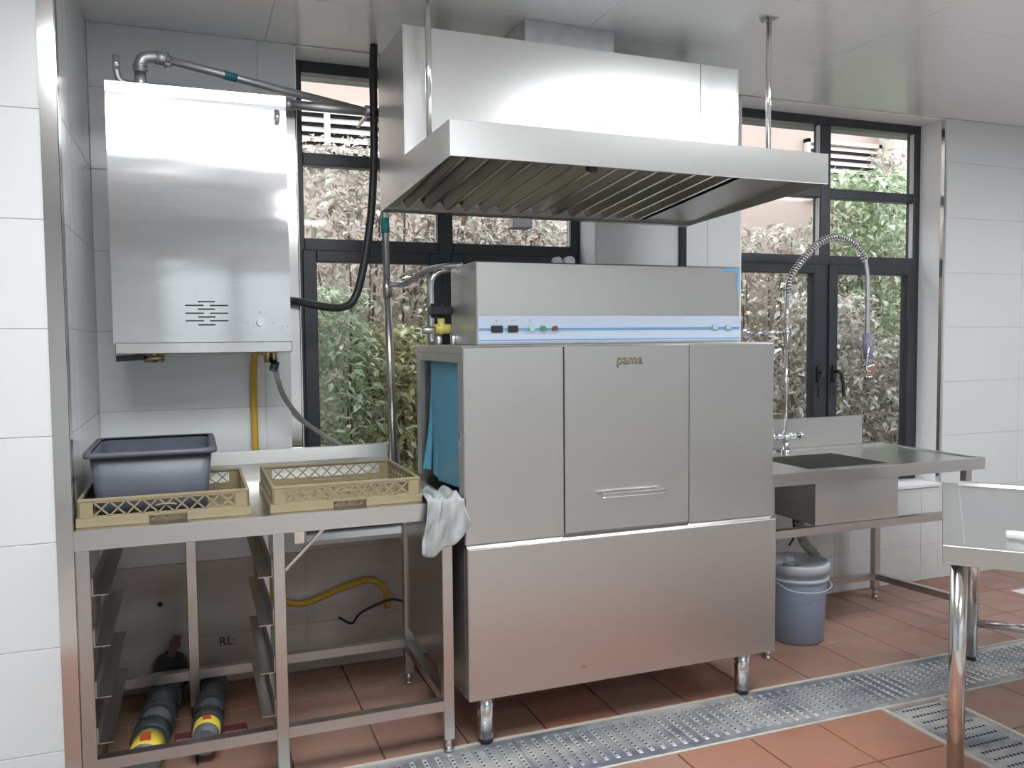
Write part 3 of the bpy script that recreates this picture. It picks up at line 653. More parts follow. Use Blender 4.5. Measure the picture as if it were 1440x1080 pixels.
def leg(x, y, z1=TZ-0.006, m='steel_leg', par=tb):
    bm = nb(); box(bm, x-L/2, x+L/2, y-L/2, y+L/2, 0.045, z1, 0.002); o = ob('leg', bm, m, par)
    bm = nb(); cyl(bm, (x, y, 0.0), (x, y, 0.045), 0.013, n=12); cyl(bm, (x, y, 0.0), (x, y, 0.008), 0.018, n=12); ob('foot', bm, 'steel_leg', o)
yf, yb = -0.930, -0.300
legs = [(-0.428, yf), (0.142, yf), (0.710, yf), (-0.428, yb), (-0.128, yb), (0.142, yb+0.0), (0.722, yb)]
for x, y in legs: leg(x, y)
def rail(name, a, b, w=0.036, m='steel_leg', par=tb):
    bm = nb(); bar(bm, a, b, w); return ob(name, bm, m, par)
rail('front_rail', (-0.41, yf, 0.170), (0.123, yf, 0.170)); rail('front_rail', (0.161, yf, 0.170), (0.691, yf, 0.170))
rail('back_rail', (-0.41, yb, 0.170), (0.123, yb, 0.170)); rail('back_rail', (0.161, yb, 0.180), (0.703, yb, 0.180))
rail('side_rail', (-0.428, yf+0.02, 0.170), (-0.428, yb-0.02, 0.170)); rail('side_rail', (0.142, yf+0.02, 0.170), (0.142, yb-0.02, 0.170)); rail('side_rail', (0.716, yf+0.02, 0.170), (0.720, yb-0.02, 0.170))
rail('brace', (0.164, yf+0.03, 0.70), (0.30, yf+0.03, 0.835), 0.010, 'steel_leg')
for z in (0.830, 0.690, 0.530, 0.370, 0.225):
    for s, x in ((1, -0.409), (-1, 0.123)):
        bm = nb(); a, b = sorted((x, x+s*0.003)); box(bm, a, b, yf+0.01, yb, z, z+0.05); a, b = sorted((x, x+s*0.045)); box(bm, a, b, yf+0.01, yb, z-0.003, z); ob('rack_runner', bm, 'steel_leg', tb)
bm = nb(); box(bm, TX1-0.028, TX1-0.024, yf+0.03, yb-0.02, 0.25, 0.83); ob('end_panel', bm, 'steel_leg', tb)

# ------------------------------------------------------------------ dish racks
def make_rack(loc, label):
    r = thing('dish_rack', label, 'dish rack', loc, group=None)
    Wd, Dp = 0.50, 0.49; t = 0.008
    def lo(name, bm, par=r): return ob(name, bm, 'beige_plastic', par, local=True)
    # base band with grip notches on front and back
    bm = nb(); e = 0.006
    for y0, y1 in ((-0.0, t), (Dp-t, Dp)):
        box(bm, -e, 0.20, y0-(e if y0 < .1 else -e)*0, y1, 0, 0.030, 0.002); box(bm, 0.31, Wd+e, y0, y1, 0, 0.030, 0.002); box(bm, 0.20, 0.31, y0, y1, 0.024, 0.030)
        box(bm, 0.19, 0.32, (y0+0.022 if y0 < .1 else y0-0.022), (y1+0.018 if y0 < .1 else y1-0.026), 0.0, 0.026)
    box(bm, -e, t, t, Dp-t, 0, 0.030, 0.002); box(bm, Wd-t, Wd+e, t, Dp-t, 0, 0.030, 0.002)
    lo('base_band', bm)
    bm = nb(); n = 12
    for i in range(1, n): bar(bm, (Wd*i/n, t, 0.012), (Wd*i/n, Dp-t, 0.012), 0.006, 0.006)
    for i in range(1, n): bar(bm, (t, Dp*i/n, 0.012), (Wd-t, Dp*i/n, 0.012), 0.006, 0.006)
    for q in (0.25, 0.5, 0.75): bar(bm, (t, Dp*q, 0.014), (Wd-t, Dp*q, 0.014), 0.02, 0.014)
    lo('bottom_grid', bm)
    bm = nb(); z0, z1 = 0.078, 0.088
    box(bm, 0, Wd, 0, t+0.003, z0, z1, 0.002); box(bm, 0, Wd, Dp-t-0.003, Dp, z0, z1, 0.002); box(bm, 0, t+0.003, t+0.003, Dp-t-0.003, z0, z1, 0.002); box(bm, Wd-t-0.003, Wd, t+0.003, Dp-t-0.003, z0, z1, 0.002)
    lo('rim', bm)
    c = 0.043
    for cx in (0, 1):
        for cy in (0, 1):
            bm = nb(); x0 = 0 if not cx else Wd-c; y0 = 0 if not cy else Dp-c
            box(bm, x0, x0+c, (0 if not cy else Dp-t+0.001), (t-0.001 if not cy else Dp), 0.030, 0.078); box(bm, (0 if not cx else Wd-t+0.001), (t-0.001 if not cx else Wd), y0, y0+c, 0.030, 0.078)
            lo('corner_post', bm)
    for side in range(4):
        bm = nb(); n = 9; span = (Wd if side < 2 else Dp)-2*c
        for i in range(n):
            for d in (0, 1):
                a = c+span*i/n; b = c+span*(i+1)/n
                # diamonds: crossing diagonals two cells wide
                zA, zB = (0.032, 0.077) if d == 0 else (0.077, 0.032)
                k = {0: (lambda q: (q, t*0.5)), 1: (lambda q: (q, Dp-t*0.5)), 2: (lambda q: (t*0.5, q)), 3: (lambda q: (Wd-t*0.5, q))}[side]
                p0, p1 = k(a), k(b); bar(bm, (*p0, zA), (*p1, zB), 0.005, 0.0045)
        for q in (0, 1):
            z = 0.0325 if q == 0 else 0.0765; k = {0: ((c, t*0.5), (Wd-c, t*0.5)), 1: ((c, Dp-t*0.5), (Wd-c, Dp-t*0.5)), 2: ((t*0.5, c), (t*0.5, Dp-c)), 3: ((Wd-t*0.5, c), (Wd-t*0.5, Dp-c))}[side]
            bar(bm, (*k[0], z), (*k[1], z), 0.005, 0.005)
        lo('lattice', bm)
    bm = nb(); tube(bm, [(0.22, -0.001, 0.054), (0.235, -0.004, 0.058), (0.265, -0.004, 0.058), (0.28, -0.001, 0.054)], 0.003, 6); lo('grip', bm)
    return r
rk = make_rack((-0.443, -0.905, TZ), 'beige lattice dish rack with a grey tub standing in it')
rk2 = copy_tree(rk); rk2.location = (0.127, -0.912, TZ); rk2['label'] = 'empty beige lattice dish rack near the dishwasher mouth'
# grey tub
tu = thing('bus_tub', 'dark grey rectangular plastic tub standing in the left beige rack', 'tub', (-0.23, -0.66, TZ+0.02))
def rr(cx, cy, hx, hy, r, z, k=5):
    pts = []
    for q, (sx, sy) in enumerate(((1, 1), (-1, 1), (-1, -1), (1, -1))):
        for i in range(k+1):
            a = math.pi/2*(q+i/k); pts.append((cx+sx*(hx-r)+r*math.cos(a), cy+sy*(hy-r)+r*math.sin(a), z))
    return pts
def loft(bm, rings, close0=True, close1=True, smooth=True):
    Rg = [[bm.verts.new(p) for p in r] for r in rings]
    for A, B in zip(Rg, Rg[1:]):
        n = len(A)
        for i in range(n): bm.faces.new((A[i], A[(i+1) % n], B[(i+1) % n], B[i])).smooth = smooth
    if close0: bm.faces.new(Rg[0][::-1])
    if close1: bm.faces.new(Rg[-1])
    return bm
cx, cy = -0.232, -0.662; z0 = TZ+0.0215
bm = nb(); loft(bm, [rr(cx, cy, .158, .190, .03, z0), rr(cx, cy, .163, .195, .03, z0+0.012), rr(cx, cy, .180, .214, .03, z0+0.195), rr(cx, cy, .176, .210, .03, z0+0.195), rr(cx, cy, .159, .191, .03, z0+0.014), rr(cx, cy, .15, .18, .03, z0+0.006)])
ob('tub_body', bm, 'grey_plastic', tu)
bm = nb(); zr = z0+0.190
loft(bm, [rr(cx, cy, .178, .212, .03, zr), rr(cx, cy, .194, .228, .03, zr-0.004), rr(cx, cy, .197, .231, .03, zr+0.004), rr(cx, cy, .193, .227, .03, zr+0.014), rr(cx, cy, .176, .210, .03, zr+0.012)], False, False)
ob('tub_rim', bm, 'grey_plastic', tu)
# towel over the table corner
bm = nb(); nu, nv = 16, 26; g = []
edge = TY0-0.012
for j in range(nv+1):
    t = j/nv
    row = []
    for i in range(nu+1):
        s = i/nu
        x = 0.625+0.150*s+0.02*math.sin(t*5+s*2)*t
        Ltop = 0.16+0.05*math.sin(s*3); Ldrop = 0.185-0.10*max(0, (s-0.55)/0.45)+0.015*math.sin(s*9)
        d = t*(Ltop+Ldrop)
        rip = 0.013*math.sin(s*17+0.9*math.sin(t*6))+0.007*math.sin(s*33+t*9)+0.005*math.sin(t*24+s*9)
        if d < Ltop: y, z = edge+(Ltop-d), TZ+0.014+rip*0.8+0.006*math.sin(t*17+s*6)
        else:
            e = d-Ltop; y, z = edge-0.012*(1-math.exp(-e*30))-0.010+rip*0.9, TZ+0.014-e+0.004
        if s > 0.9 and d < Ltop: z -= 0.004
        row.append((x, y, z))
    g.append(row)
vs = [[bm.verts.new(p) for p in r] for r in g]
for j in range(nv):
    for i in range(nu): bm.faces.new((vs[j][i], vs[j][i+1], vs[j+1][i+1], vs[j+1][i])).smooth = True
tw = ob('towel', bm, 'towel'); tag(tw, 'crumpled pale grey towel hanging over the dish table corner', 'towel')
md = tw.modifiers.new('thick', 'SOLIDIFY'); md.thickness = 0.006; md = tw.modifiers.new('sub', 'SUBSURF'); md.levels = 1; md.render_levels = 1

# ------------------------------------------------------------------ drain pipes under the table
def floor_pipe(x0, x1, r, ya, yb, label, lab):
    t = thing('drain_pipe', label, 'pipe', (x0, yb, 0), group=None)
    zc = r+0.035
    P = lambda k: V(x0+(x1-x0)*k, yb+(ya-yb)*k, zc)
    bm = nb(); cyl(bm, P(0), P(1), r, n=20); ob('pipe', bm, 'pvc_grey', t)
    for a, b in ((0.16, 0.28), (0.42, 0.54), (0.68, 0.80)):
        bm = nb(); cyl(bm, P(a), P(b), r*1.22, n=20); ob('coupling', bm, 'pvc_dark', t)
    bm = nb(); cyl(bm, P(lab[0]), P(lab[1]), r*1.03, n=20); o = ob('label_band', bm, 'label_yellow', t, label='yellow label band')
    c = P((lab[0]+lab[1])/2); bm = nb(); k = (lab[1]-lab[0])*abs(yb-ya)
    box(bm, c.x-r*0.32, c.x+r*0.32, c.y-k*0.3, c.y+k*0.3, zc+r*0.99, zc+r*1.045); ob('label_mark', bm, 'label_red', o)
    for k in (0.1, 0.62):
        q = P(k); bm = nb(); box(bm, q.x-r*0.8, q.x+r*0.8, q.y-0.02, q.y+0.02, 0, zc-r*0.6); ob('saddle', bm, 'pvc_dark', t)
    return t
floor_pipe(-0.222, -0.292, 0.052, -0.80, -0.12, 'dark grey drain pipe with a bright yellow label beneath the table corner post', (0.82, 0.97))
floor_pipe(-0.050, -0.100, 0.045, -0.72, -0.12, 'shorter grey drain pipe with a pale yellow label under the dish table', (0.70, 0.90))
vv = thing('drain_valve', 'black drain valve with dark red lever low on the tiled wall', 'valve', (-0.22, -0.10, 0))
bm = nb(); cyl(bm, (-0.22, -0.13, 0.10), (-0.22, -0.005, 0.10), 0.07, n=20); cyl(bm, (-0.22, -0.07, 0.0), (-0.22, -0.07, 0.17), 0.05, n=20); ob('valve_body', bm, 'pvc_dark', vv)
bm = nb(); bar(bm, (-0.22, -0.08, 0.17), (-0.19, -0.06, 0.25), 0.03, 0.02); ob('lever', bm, 'dark_red', vv)
bm = nb(); box(bm, -0.20, 0.05, -0.56, -0.50, 0.0, 0.033, 0.004); tag(ob('floor_batten', bm, 'dark_red'), 'dark red batten on the floor under the two drain pipes', 'batten')
bm = nb(); cyl(bm, (-0.256, -0.0012, 0.37), (-0.256, 0.0005, 0.37), 0.011, n=14); ob('drill_hole', bm, 'hole_black', wall_back)
text('handwritten_mark', 'RL:', 'marker_and_shadow_black', wall_back, (0.005, -0.001, 0.178), 0.052, extrude=0.0003)
text('handwritten_mark', '00', 'marker_and_shadow_black', wall_back, (-0.20, -0.001, 0.19), 0.040, extrude=0.0003)
bm = nb(); tube(bm, [(0.47, -0.06, 0.24), (0.52, -0.10, 0.22), (0.56, -0.12, 0.27), (0.68, -0.12, 0.31), (0.74, -0.12, 0.30)], 0.006, 8); tag(ob('power_cable', bm, 'black_rubber'), 'thin black cable low on the wall near the yellow gas pipe end', 'cable')

# ------------------------------------------------------------------ sink table
SX0, SX1, SY0, SY1, SZ = 2.09, 3.575, -0.690, -0.040, 0.840
sk = thing('sink_table', 'stainless steel sink table with one deep bowl under the window', 'sink', (2.8, -0.37, 0))
bx0, bx1, by0, by1 = 2.565, 3.045, -0.605, -0.215
bm = nb(); t = 0.005
box(bm, SX0, bx0, SY0, SY1, SZ-t, SZ); box(bm, bx1, SX1, SY0, SY1, SZ-t, SZ); box(bm, bx0, bx1, SY0, by0, SZ-t, SZ); box(bm, bx0, bx1, by1, SY1, SZ-t, SZ)
ob('sink_top', bm, 'steel_table', sk)
bm = nb(); box(bm, SX0, SX1, SY0-0.003, SY0, SZ-0.052, SZ+0.006, 0.001); box(bm, SX1, SX1+0.003, SY0-0.003, SY1, SZ-0.052, SZ+0.006, 0.001); ob('apron', bm, 'steel_table', sk)
bm = nb(); box(bm, SX1-0.022, SX1, SY0, SY1, SZ, SZ+0.006); box(bm, SX0, SX1, SY0, SY0+0.02, SZ, SZ+0.006); box(bm, SX0, SX1-0.022, SY1-0.03, SY1, SZ, SZ+0.012); ob('raised_rim', bm, 'steel_table', sk)
bm = nb(); z0 = 0.585; q = 0.004; yo = by0-0.05
box(bm, bx0-0.005, bx1+0.01, yo, by0-0.046, z0, SZ-t); box(bm, bx0-0.005, bx1+0.01, by1, by1+q, z0, SZ-t); box(bm, bx0-0.005, bx0-0.001, by0-0.046, by1, z0, SZ-t); box(bm, bx1+0.006, bx1+0.01, by0-0.046, by1, z0, SZ-t); box(bm, bx0-0.001, bx1+0.006, by0-0.046, by1, z0, z0+q)
ob('bowl', bm, 'steel_table', sk)
bm = nb(); box(bm, SX0, 3.42, -0.036, -0.022, SZ-0.05, 1.012, 0.002); box(bm, SX0, 3.42, -0.045, -0.022, 1.000, 1.012); ob('backsplash', bm, 'steel_table', sk)
for x, y in ((2.30, -0.655), (3.500, -0.650), (2.30, -0.14), (3.425, -0.14)): leg(x, y, SZ-t, 'steel_leg', sk)
rail('front_rail', (2.32, -0.655, 0.565), (3.48, -0.652, 0.565), 0.036, 'steel_table', sk)
rail('back_rail', (2.32, -0.14, 0.12), (3.41, -0.14, 0.12), 0.034, 'steel_leg', sk); rail('side_rail', (3.428, -0.16, 0.12), (3.498, -0.63, 0.12), 0.034, 'steel_leg', sk); rail('side_rail', (2.30, -0.16, 0.565), (2.30, -0.63, 0.565), 0.034, 'steel_leg', sk)
bm = nb(); cyl(bm, (2.66, -0.43, 0.555), (2.66, -0.43, z0), 0.035, n=20); ob('drain_outlet', bm, 'black_plastic', sk)
bm = nb(); tube(bm, [(2.66, -0.43, 0.56), (2.665, -0.43, 0.50), (2.69, -0.43, 0.44), (2.745, -0.44, 0.38), (2.785, -0.45, 0.30), (2.80, -0.46, 0.23), (2.80, -0.46, 0.20)], lambda t: 0.023+0.0015*math.sin(t*150), 12, k=14)
tag(ob('drain_hose', bm, 'hose_grey'), 'ribbed grey drain hose hanging from the sink beside the bucket', 'hose')
for pts in ([(2.52, -0.30, 0.56), (2.53, -0.33, 0.50), (2.56, -0.38, 0.44)], [(2.70, -0.33, 0.58), (2.70, -0.34, 0.50), (2.68, -0.36, 0.45), (2.64, -0.38, 0.425)]):
    bm = nb(); tube(bm, pts, 0.006, 8); ob('supply_tube', bm, 'black_rubber', sk)
# pre-rinse tap
tp = thing('prerinse_tap', 'chrome pre-rinse tap with tall spring arch and hanging spray handle at the sink', 'tap', (2.84, -0.10, SZ+0.0))
bm = nb(); cyl(bm, (2.84, -0.10, SZ), (2.84, -0.10, SZ+0.016), 0.028, n=20); cyl(bm, (2.84, -0.10, SZ+0.016), (2.84, -0.10, SZ+0.115), 0.018, n=16); cyl(bm, (2.84, -0.10, SZ+0.075), (2.84, -0.10, SZ+0.098), 0.030, n=16); ob('tap_body', bm, 'chrome', tp)
for s in (-1, 1):
    bm = nb(); cyl(bm, (2.84, -0.10, 0.928), (2.84+s*0.075, -0.115, 0.928), 0.015, n=12); cyl(bm, (2.84+s*0.075, -0.115, 0.928), (2.84+s*0.105, -0.12, 0.930), 0.020, 0.013, n=10); cyl(bm, (2.84+s*0.09, -0.14, 0.93), (2.84+s*0.09, -0.09, 0.93), 0.007, n=8); ob('cross_handle', bm, 'chrome', tp)
bm = nb(); cyl(bm, (2.84, -0.10, SZ+0.11), (2.838, -0.10, 1.40), 0.0085, n=12); cyl(bm, (2.838, -0.10, 1.40), (2.840, -0.10, 1.69), 0.012, n=12); ob('riser', bm, 'chrome', tp)
bm = nb(); cyl(bm, (2.84, -0.10, 1.478), (2.715, -0.085, 1.480), 0.007, n=10); cyl(bm, (2.84, -0.10, 1.462), (2.84, -0.10, 1.496), 0.017, n=12); cyl(bm, (2.715, -0.085, 1.478), (2.655, -0.0, 1.478), 0.007, n=10); cyl(bm, (2.655, -0.008, 1.478), (2.655, 0.0, 1.478), 0.03, n=14); box(bm, 2.70, 2.73, -0.10, -0.07, 1.465, 1.495, 0.003); ob('wall_bracket', bm, 'chrome', tp)
arc = catmull([(2.840, -0.10, 1.67), (2.850, -0.10, 1.75), (2.900, -0.10, 1.82), (2.975, -0.10, 1.895), (3.05, -0.10, 1.955), (3.13, -0.10, 1.985), (3.20, -0.10, 1.988), (3.28, -0.10, 1.960), (3.335, -0.10, 1.915), (3.365, -0.10, 1.868)], 16)
bm = nb(); tube(bm, arc, 0.008, 8, smooth=False); ob('inner_hose', bm, 'hose_grey', tp)
# spring coil along the arc
sp = []; turns = 44; nn = turns*10
acc = [0.0]
for a, b in zip(arc, arc[1:]): acc.append(acc[-1]+(b-a).length)
for i in range(nn+1):
    s = acc[-1]*i/nn; k = 0
    while k < len(acc)-2 and acc[k+1] < s: k += 1
    u_ = (s-acc[k])/max(1e-6, acc[k+1]-acc[k]); c = arc[k].lerp(arc[k+1], u_); T = (arc[k+1]-arc[k]).normalized()
    n1 = V(0, 1, 0); n2 = T.cross(n1); ph = 2*math.pi*turns*i/nn; R_ = 0.019
    sp.append(c+(n1*math.cos(ph)+n2*math.sin(ph))*R_)
bm = nb(); tube(bm, sp, 0.0028, 5, smooth=False); ob('spring', bm, 'chrome', tp)
bm = nb(); tube(bm, [(3.362, -0.10, 1.875), (3.378, -0.10, 1.80), (3.384, -0.10, 1.70), (3.384, -0.10, 1.55), (3.385, -0.10, 1.46)], 0.0125, 10); ob('spray_hose', bm, 'galvanised', tp)
bm = nb(); cyl(bm, (3.385, -0.10, 1.465), (3.390, -0.105, 1.33), 0.027, 0.023, n=16); cyl(bm, (3.390, -0.105, 1.33), (3.388, -0.11, 1.29), 0.023, 0.014, n=16); ob('spray_grip', bm, 'spray_grip', tp)
bm = nb(); cyl(bm, (3.388, -0.10, 1.295), (3.382, -0.14, 1.27), 0.024, 0.030, n=16); cyl(bm, (3.388, -0.11, 1.29), (3.392, -0.11, 1.235), 0.006, n=8); cyl(bm, (3.392, -0.11, 1.235), (3.392, -0.11, 1.228), 0.022, n=14); ob('spray_head', bm, 'chrome', tp)
bm = nb(); tube(bm, [(3.37, -0.13, 1.42), (3.345, -0.15, 1.37), (3.335, -0.15, 1.30), (3.35, -0.14, 1.265), (3.385, -0.13, 1.262)], 0.005, 8); ob('trigger', bm, 'chrome', tp)

# ------------------------------------------------------------------ bucket
bk = thing('bucket', 'blue grey plastic paint bucket with dusty lid standing under the sink', 'bucket', (2.60, -0.50, 0))
c = (2.60, -0.485, 0)
bm = nb(); lathe(bm, [(0.118, 0.0), (0.124, 0.006), (0.139, 0.30), (0.139, 0.335)], c, 40); ob('pail', bm, 'bucket_blue', bk)
bm = nb(); lathe(bm, [(0.140, 0.296), (0.147, 0.298), (0.148, 0.312), (0.141, 0.314)], c, 40); lathe(bm, [(0.139, 0.326), (0.143, 0.327), (0.143, 0.331), (0.139, 0.333)], c, 40); ob('collar_ring', bm, 'bucket_lid', bk)
bm = nb(); lathe(bm, [(0.142, 0.333), (0.151, 0.335), (0.152, 0.372), (0.147, 0.381), (0.135, 0.382), (0.132, 0.375), (0.05, 0.376)], c, 40); ob('lid', bm, 'bucket_lid', bk)
bm = nb(); cyl(bm, (2.545, -0.50, 0.376), (2.545, -0.50, 0.40), 0.020, n=16); cyl(bm, (2.515, -0.53, 0.376), (2.515, -0.53, 0.388), 0.026, n=16); ob('spout', bm, 'bucket_lid', bk)
bm = nb(); tube(bm, [(2.60-0.148, -0.50, 0.30), (2.47, -0.61, 0.275), (2.60, -0.642, 0.262), (2.71, -0.60, 0.275), (2.60+0.148, -0.48, 0.30)], 0.0035, 6); ob('bail', bm, 'bucket_lid', bk)

# ------------------------------------------------------------------ prep table on the right (turned on the floor)
ang = math.atan2(0.901, 1.0)
pt = thing('prep_table', 'stainless steel prep table with raised edge on round legs by the crossing drain', 'table', (2.122, -1.752, 0), ang)
PLn, PWd, PZ = 1.29, 0.78, 0.785
def pl(name, bm, m, par=None, label=None): return ob(name, bm, m, par or pt, label, local=True)
bm = nb(); box(bm, 0, PLn, -PWd, 0, PZ-0.004, PZ); pl('table_top', bm, 'steel_table')
bm = nb(); box(bm, -0.003, 0, -PWd, 0.003, PZ-0.058, PZ+0.003, 0.001); box(bm, 0, PLn, 0, 0.003, PZ-0.058, PZ+0.003, 0.001); box(bm, PLn, PLn+0.003, -PWd, 0.003, PZ-0.058, PZ+0.003, 0.001); pl('apron', bm, 'steel_table')
bm = nb()
prism(bm, [(PLn-0.05, PZ), (PLn-0.04, PZ+0.012), (PLn, PZ+0.014), (PLn, PZ)], 'y', -PWd, -0.06)
box(bm, 0.04, PLn-0.05, -0.062, -0.058, PZ, PZ+0.002); pl('raised_edge', bm, 'steel_polish')
for i, (x, y) in enumerate(((0.045, -0.045), (PLn-0.045, -0.125), (0.045, -PWd+0.06), (PLn-0.045, -PWd+0.06))):
    bm = nb(); cyl(bm, (x, y, 0.02), (x, y, PZ-0.004), 0.0255, n=24); o = pl('leg', bm, 'steel_polish')
    bm = nb(); cyl(bm, (x, y, 0), (x, y, 0.02), 0.02, n=20); pl('foot', bm, 'black_rubber', o)
bm = nb(); cyl(bm, (PLn-0.045, -0.125, 0.17), (PLn-0.045, -PWd+0.06, 0.17), 0.019, n=18); pl('stretcher', bm, 'steel_polish')
hd = thing('ladle', 'pale handled ladle lying on the prep table', 'ladle', (2.48, -1.90, PZ))
bm = nb(); tube(bm, [(2.385, -1.765, PZ+0.016), (2.40, -1.80, PZ+0.018), (2.44, -1.86, PZ+0.016), (2.50, -1.93, PZ+0.014), (2.57, -1.98, PZ+0.014)], lambda t: 0.014 if t < .4 else 0.010, 10); ob('handle', bm, 'pale_handle', hd)
bm = nb(); lathe(bm, [(0.015, 0.001), (0.04, 0.008), (0.055, 0.035), (0.053, 0.035), (0.038, 0.011), (0.012, 0.004)], (2.61, -2.005, PZ), 20); ob('bowl', bm, 'steel_polish', hd)
bm = nb(); box(bm, 4.21, 4.75, -0.45, -0.355, 0.0, 0.004); tag(ob('pale_floor_plate', bm, 'pale_sheet'), 'pale flat sheet lying on the tiled floor by the far wall', 'mat')  # thin pale plate flat on the floor tiles

# ------------------------------------------------------------------ outside
YE = 2.6
bm = nb(); box(bm, -4, 12, TH, 8, -0.25, -0.05); struct('ground_outside', bm, 'soil')
nbw = thing('neighbour_building', 'pinkish rendered wall of the building across the planted gap', 'building', (3, YE, 0))
bm = nb(); box(bm, -4, 12, YE, YE+0.2, -0.05, 4.6); ob('wall', bm, 'render_pink', nbw)
bm = nb(); box(bm, -4, 12, YE-0.05, YE, -0.05, 1.75); ob('plinth', bm, 'render_brown', nbw)
for z in (1.9, 2.72, 3.55):
    bm = nb(); box(bm, -4, 12, YE-0.004, YE, z, z+0.012); ob('wall_joint', bm, 'brick_pale', nbw)
bm = nb(); box(bm, -4, 12, YE-0.10, YE, 3.62, 3.80); ob('ledge', bm, 'pale_block', nbw)
def louvre(x0, x1, z0, z1, label, mull=None):
    t = thing('louvre_grille', label, 'grille', ((x0+x1)/2, YE, z0))
    bm = nb(); box(bm, x0, x1, YE-0.005, YE, z0, z1); ob('backing', bm, 'dark_cavity', t)
    bm = nb(); f = 0.035
    box(bm, x0, x0+f, YE-0.06, YE, z0, z1); box(bm, x1-f, x1, YE-0.06, YE, z0, z1); box(bm, x0, x1, YE-0.06, YE, z1-f, z1); box(bm, x0, x1, YE-0.06, YE, z0, z0+f)
    if mull: box(bm, mull-0.02, mull+0.02, YE-0.065, YE, z0, z1)
    ob('grille_frame', bm, 'louvre_paint', t)
    n = int((z1-z0-2*f)/0.062)
    for i in range(n):
        z = z0+f+(i+0.5)*(z1-z0-2*f)/n
        bm = nb(); prism(bm, [(YE-0.05, z-0.020), (YE-0.05, z-0.010), (YE-0.008, z+0.028), (YE-0.008, z+0.018)], 'x', x0+f, x1-f); ob('slat', bm, 'louvre_paint', t)
louvre(0.45, 1.95, 2.72, 3.20, 'pale louvre grille with a mullion seen through the window beside the heater', 0.87)
louvre(5.20, 6.07, 2.72, 3.26, 'pale louvre grille seen through the window above the sink')
# brick pier at the right
pier = thing('brick_pier', 'narrow pale brick pier at the edge of the view through the sink window', 'pier', (6.33, YE-0.22, 0))
bm = nb(); box(bm, 6.09, 6.58, YE-0.19, YE, -0.05, 4.5); ob('mortar', bm, 'kerb', pier)
z = 1.5; r_ = 0
while z < 3.7:
    x = 6.08-(0.12 if r_ % 2 else 0)
    while x < 6.59:
        xa, xb = max(x, 6.08), min(x+0.23, 6.59)
        if xb-xa > 0.03:
            bm = nb(); box(bm, xa, xb-0.01, YE-0.20, YE-0.10, z, z+0.088, 0.003); ob('brick', bm, 'brick_pale', pier)
        x += 0.24
    z += 0.10; r_ += 1
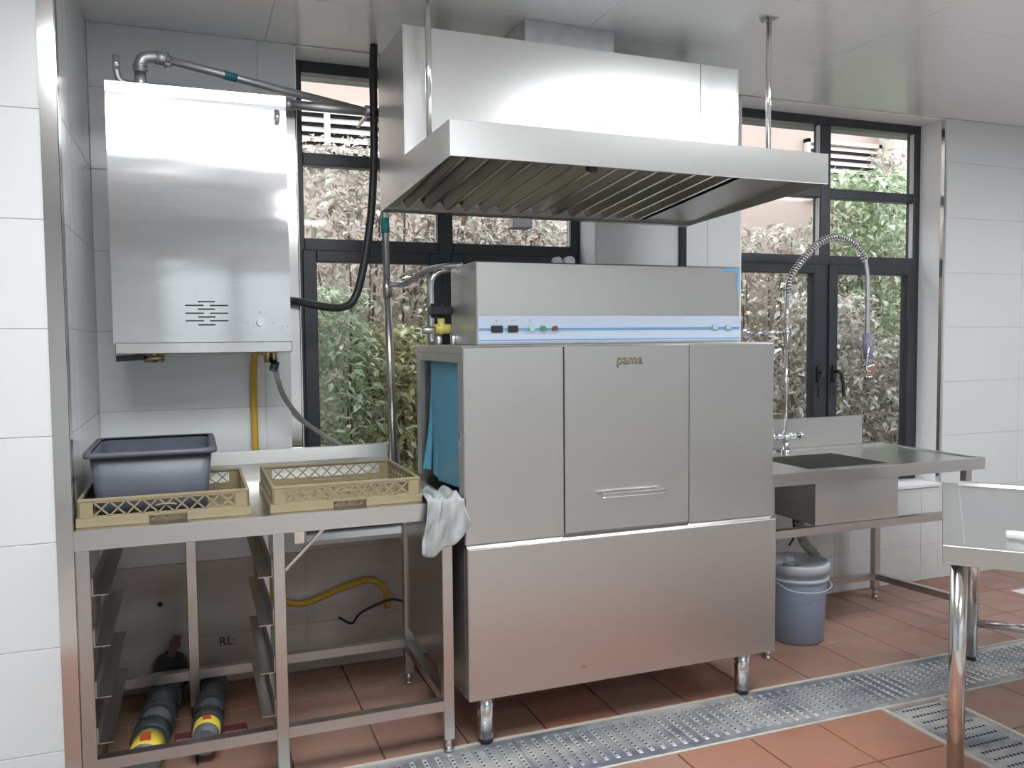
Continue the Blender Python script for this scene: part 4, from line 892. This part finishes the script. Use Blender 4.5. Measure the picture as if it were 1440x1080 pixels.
# shrubs
def shrub(x, y, zlo, zhi, rx, ry, n, m, label, group, size=0.06, stems=7):
    t = thing('leafy_shrub', label, 'shrub', (x, y, -0.05), group=group)
    bm = nb(); rng = random.Random(int(x*997+y*131+n))
    for i in range(int(n*1.7)):
        z = zlo+(zhi-zlo)*(rng.random()**0.9); k = (z-zlo)/(zhi-zlo); wd = 0.75+0.45*math.sin(math.pi*min(1, k*1.1))
        a = rng.random()*2*math.pi; rad = math.sqrt(rng.random())*wd
        c = V(x+math.cos(a)*rad*rx, y+math.sin(a)*rad*ry, z)
        if c.y > YE-0.09: c.y = YE-0.09-rng.random()*0.1
        if c.y < TH+0.08: c.y = TH+0.08
        d = V(rng.uniform(-1, 1), rng.uniform(-1, 0.4), rng.uniform(-0.9, 0.5)).normalized()
        s = d.cross(V(rng.uniform(-.4, .4), rng.uniform(-.6, .2), 1)).normalized(); nn_ = s.cross(d)
        L_ = size*rng.uniform(0.6, 1.35); w_ = L_*rng.uniform(0.38, 0.60)
        p0 = bm.verts.new(c); p1 = bm.verts.new(c+d*L_*0.5+s*w_*0.5+nn_*w_*0.18); p2 = bm.verts.new(c+d*L_-nn_*L_*0.12); p3 = bm.verts.new(c+d*L_*0.5-s*w_*0.5+nn_*w_*0.18); pm = bm.verts.new(c+d*L_*0.5)
        bm.faces.new((p0, p1, pm)); bm.faces.new((p1, p2, pm)); bm.faces.new((p2, p3, pm)); bm.faces.new((p3, p0, pm))
    o = ob('foliage', bm, m, t); o['kind'] = 'stuff'
    bm = nb()
    for i in range(stems):
        a = rng.uniform(-1, 1); b = rng.uniform(-1, 1)
        top = zlo+(zhi-zlo)*rng.uniform(0.6, 0.98)
        tube(bm, [(x+a*rx*0.25, y+b*ry*0.25, -0.05), (x+a*rx*0.5, y+b*ry*0.4, zlo+(top-zlo)*0.4), (x+a*rx*0.75+rng.uniform(-.1, .1), y+b*ry*0.55, top)], 0.007, 5, k=5)
    o = ob('stems', bm, 'stem', t)
    return t
SG = 'shrubs in the planted gap outside'
shrub(0.55, 1.15, 0.1, 1.75, 0.42, 0.40, 2600, 'leaf_green', 'green leafy shrub outside, low behind the heater hose in the hood window', SG, 0.062)
shrub(1.20, 1.30, 0.1, 1.55, 0.45, 0.45, 2600, 'leaf_yellow', 'yellow-green shrub outside beside the dishwasher curtain mouth', SG, 0.065)
shrub(0.95, 1.75, 0.6, 2.72, 0.60, 0.40, 3000, 'leaf_grey', 'tall greyish shrub outside below the left louvre', SG, 0.07)
shrub(1.85, 1.7, 0.6, 2.5, 0.60, 0.45, 3000, 'leaf_grey', 'greyish shrub outside seen between the hood and the control box', SG, 0.075)
shrub(2.55, 1.9, 0.3, 2.35, 0.45, 0.4, 1500, 'leaf_grey', 'sparse grey shrub outside behind the wall between the two windows', SG, 0.075)
shrub(4.20, 1.15, 0.2, 1.75, 0.45, 0.40, 2300, 'leaf_grey', 'dusty brownish shrub outside behind the tap riser', SG, 0.065)
shrub(4.35, 1.9, 0.4, 2.35, 0.60, 0.40, 1700, 'leaf_grey', 'loose brownish shrub outside below the hood end', SG, 0.075)
shrub(5.10, 1.75, 0.4, 2.78, 0.50, 0.50, 3600, 'leaf_green', 'tall dense green shrub outside behind the hanging spray hose', SG, 0.078)
shrub(5.0, 1.15, 0.1, 1.45, 0.60, 0.40, 2300, 'leaf_grey', 'low grey shrub outside behind the spray handle', SG, 0.065)
shrub(5.68, 2.10, 0.6, 3.05, 0.22, 0.20, 1300, 'leaf_grey', 'tall pale shrub outside in front of the brick pier', SG, 0.075)
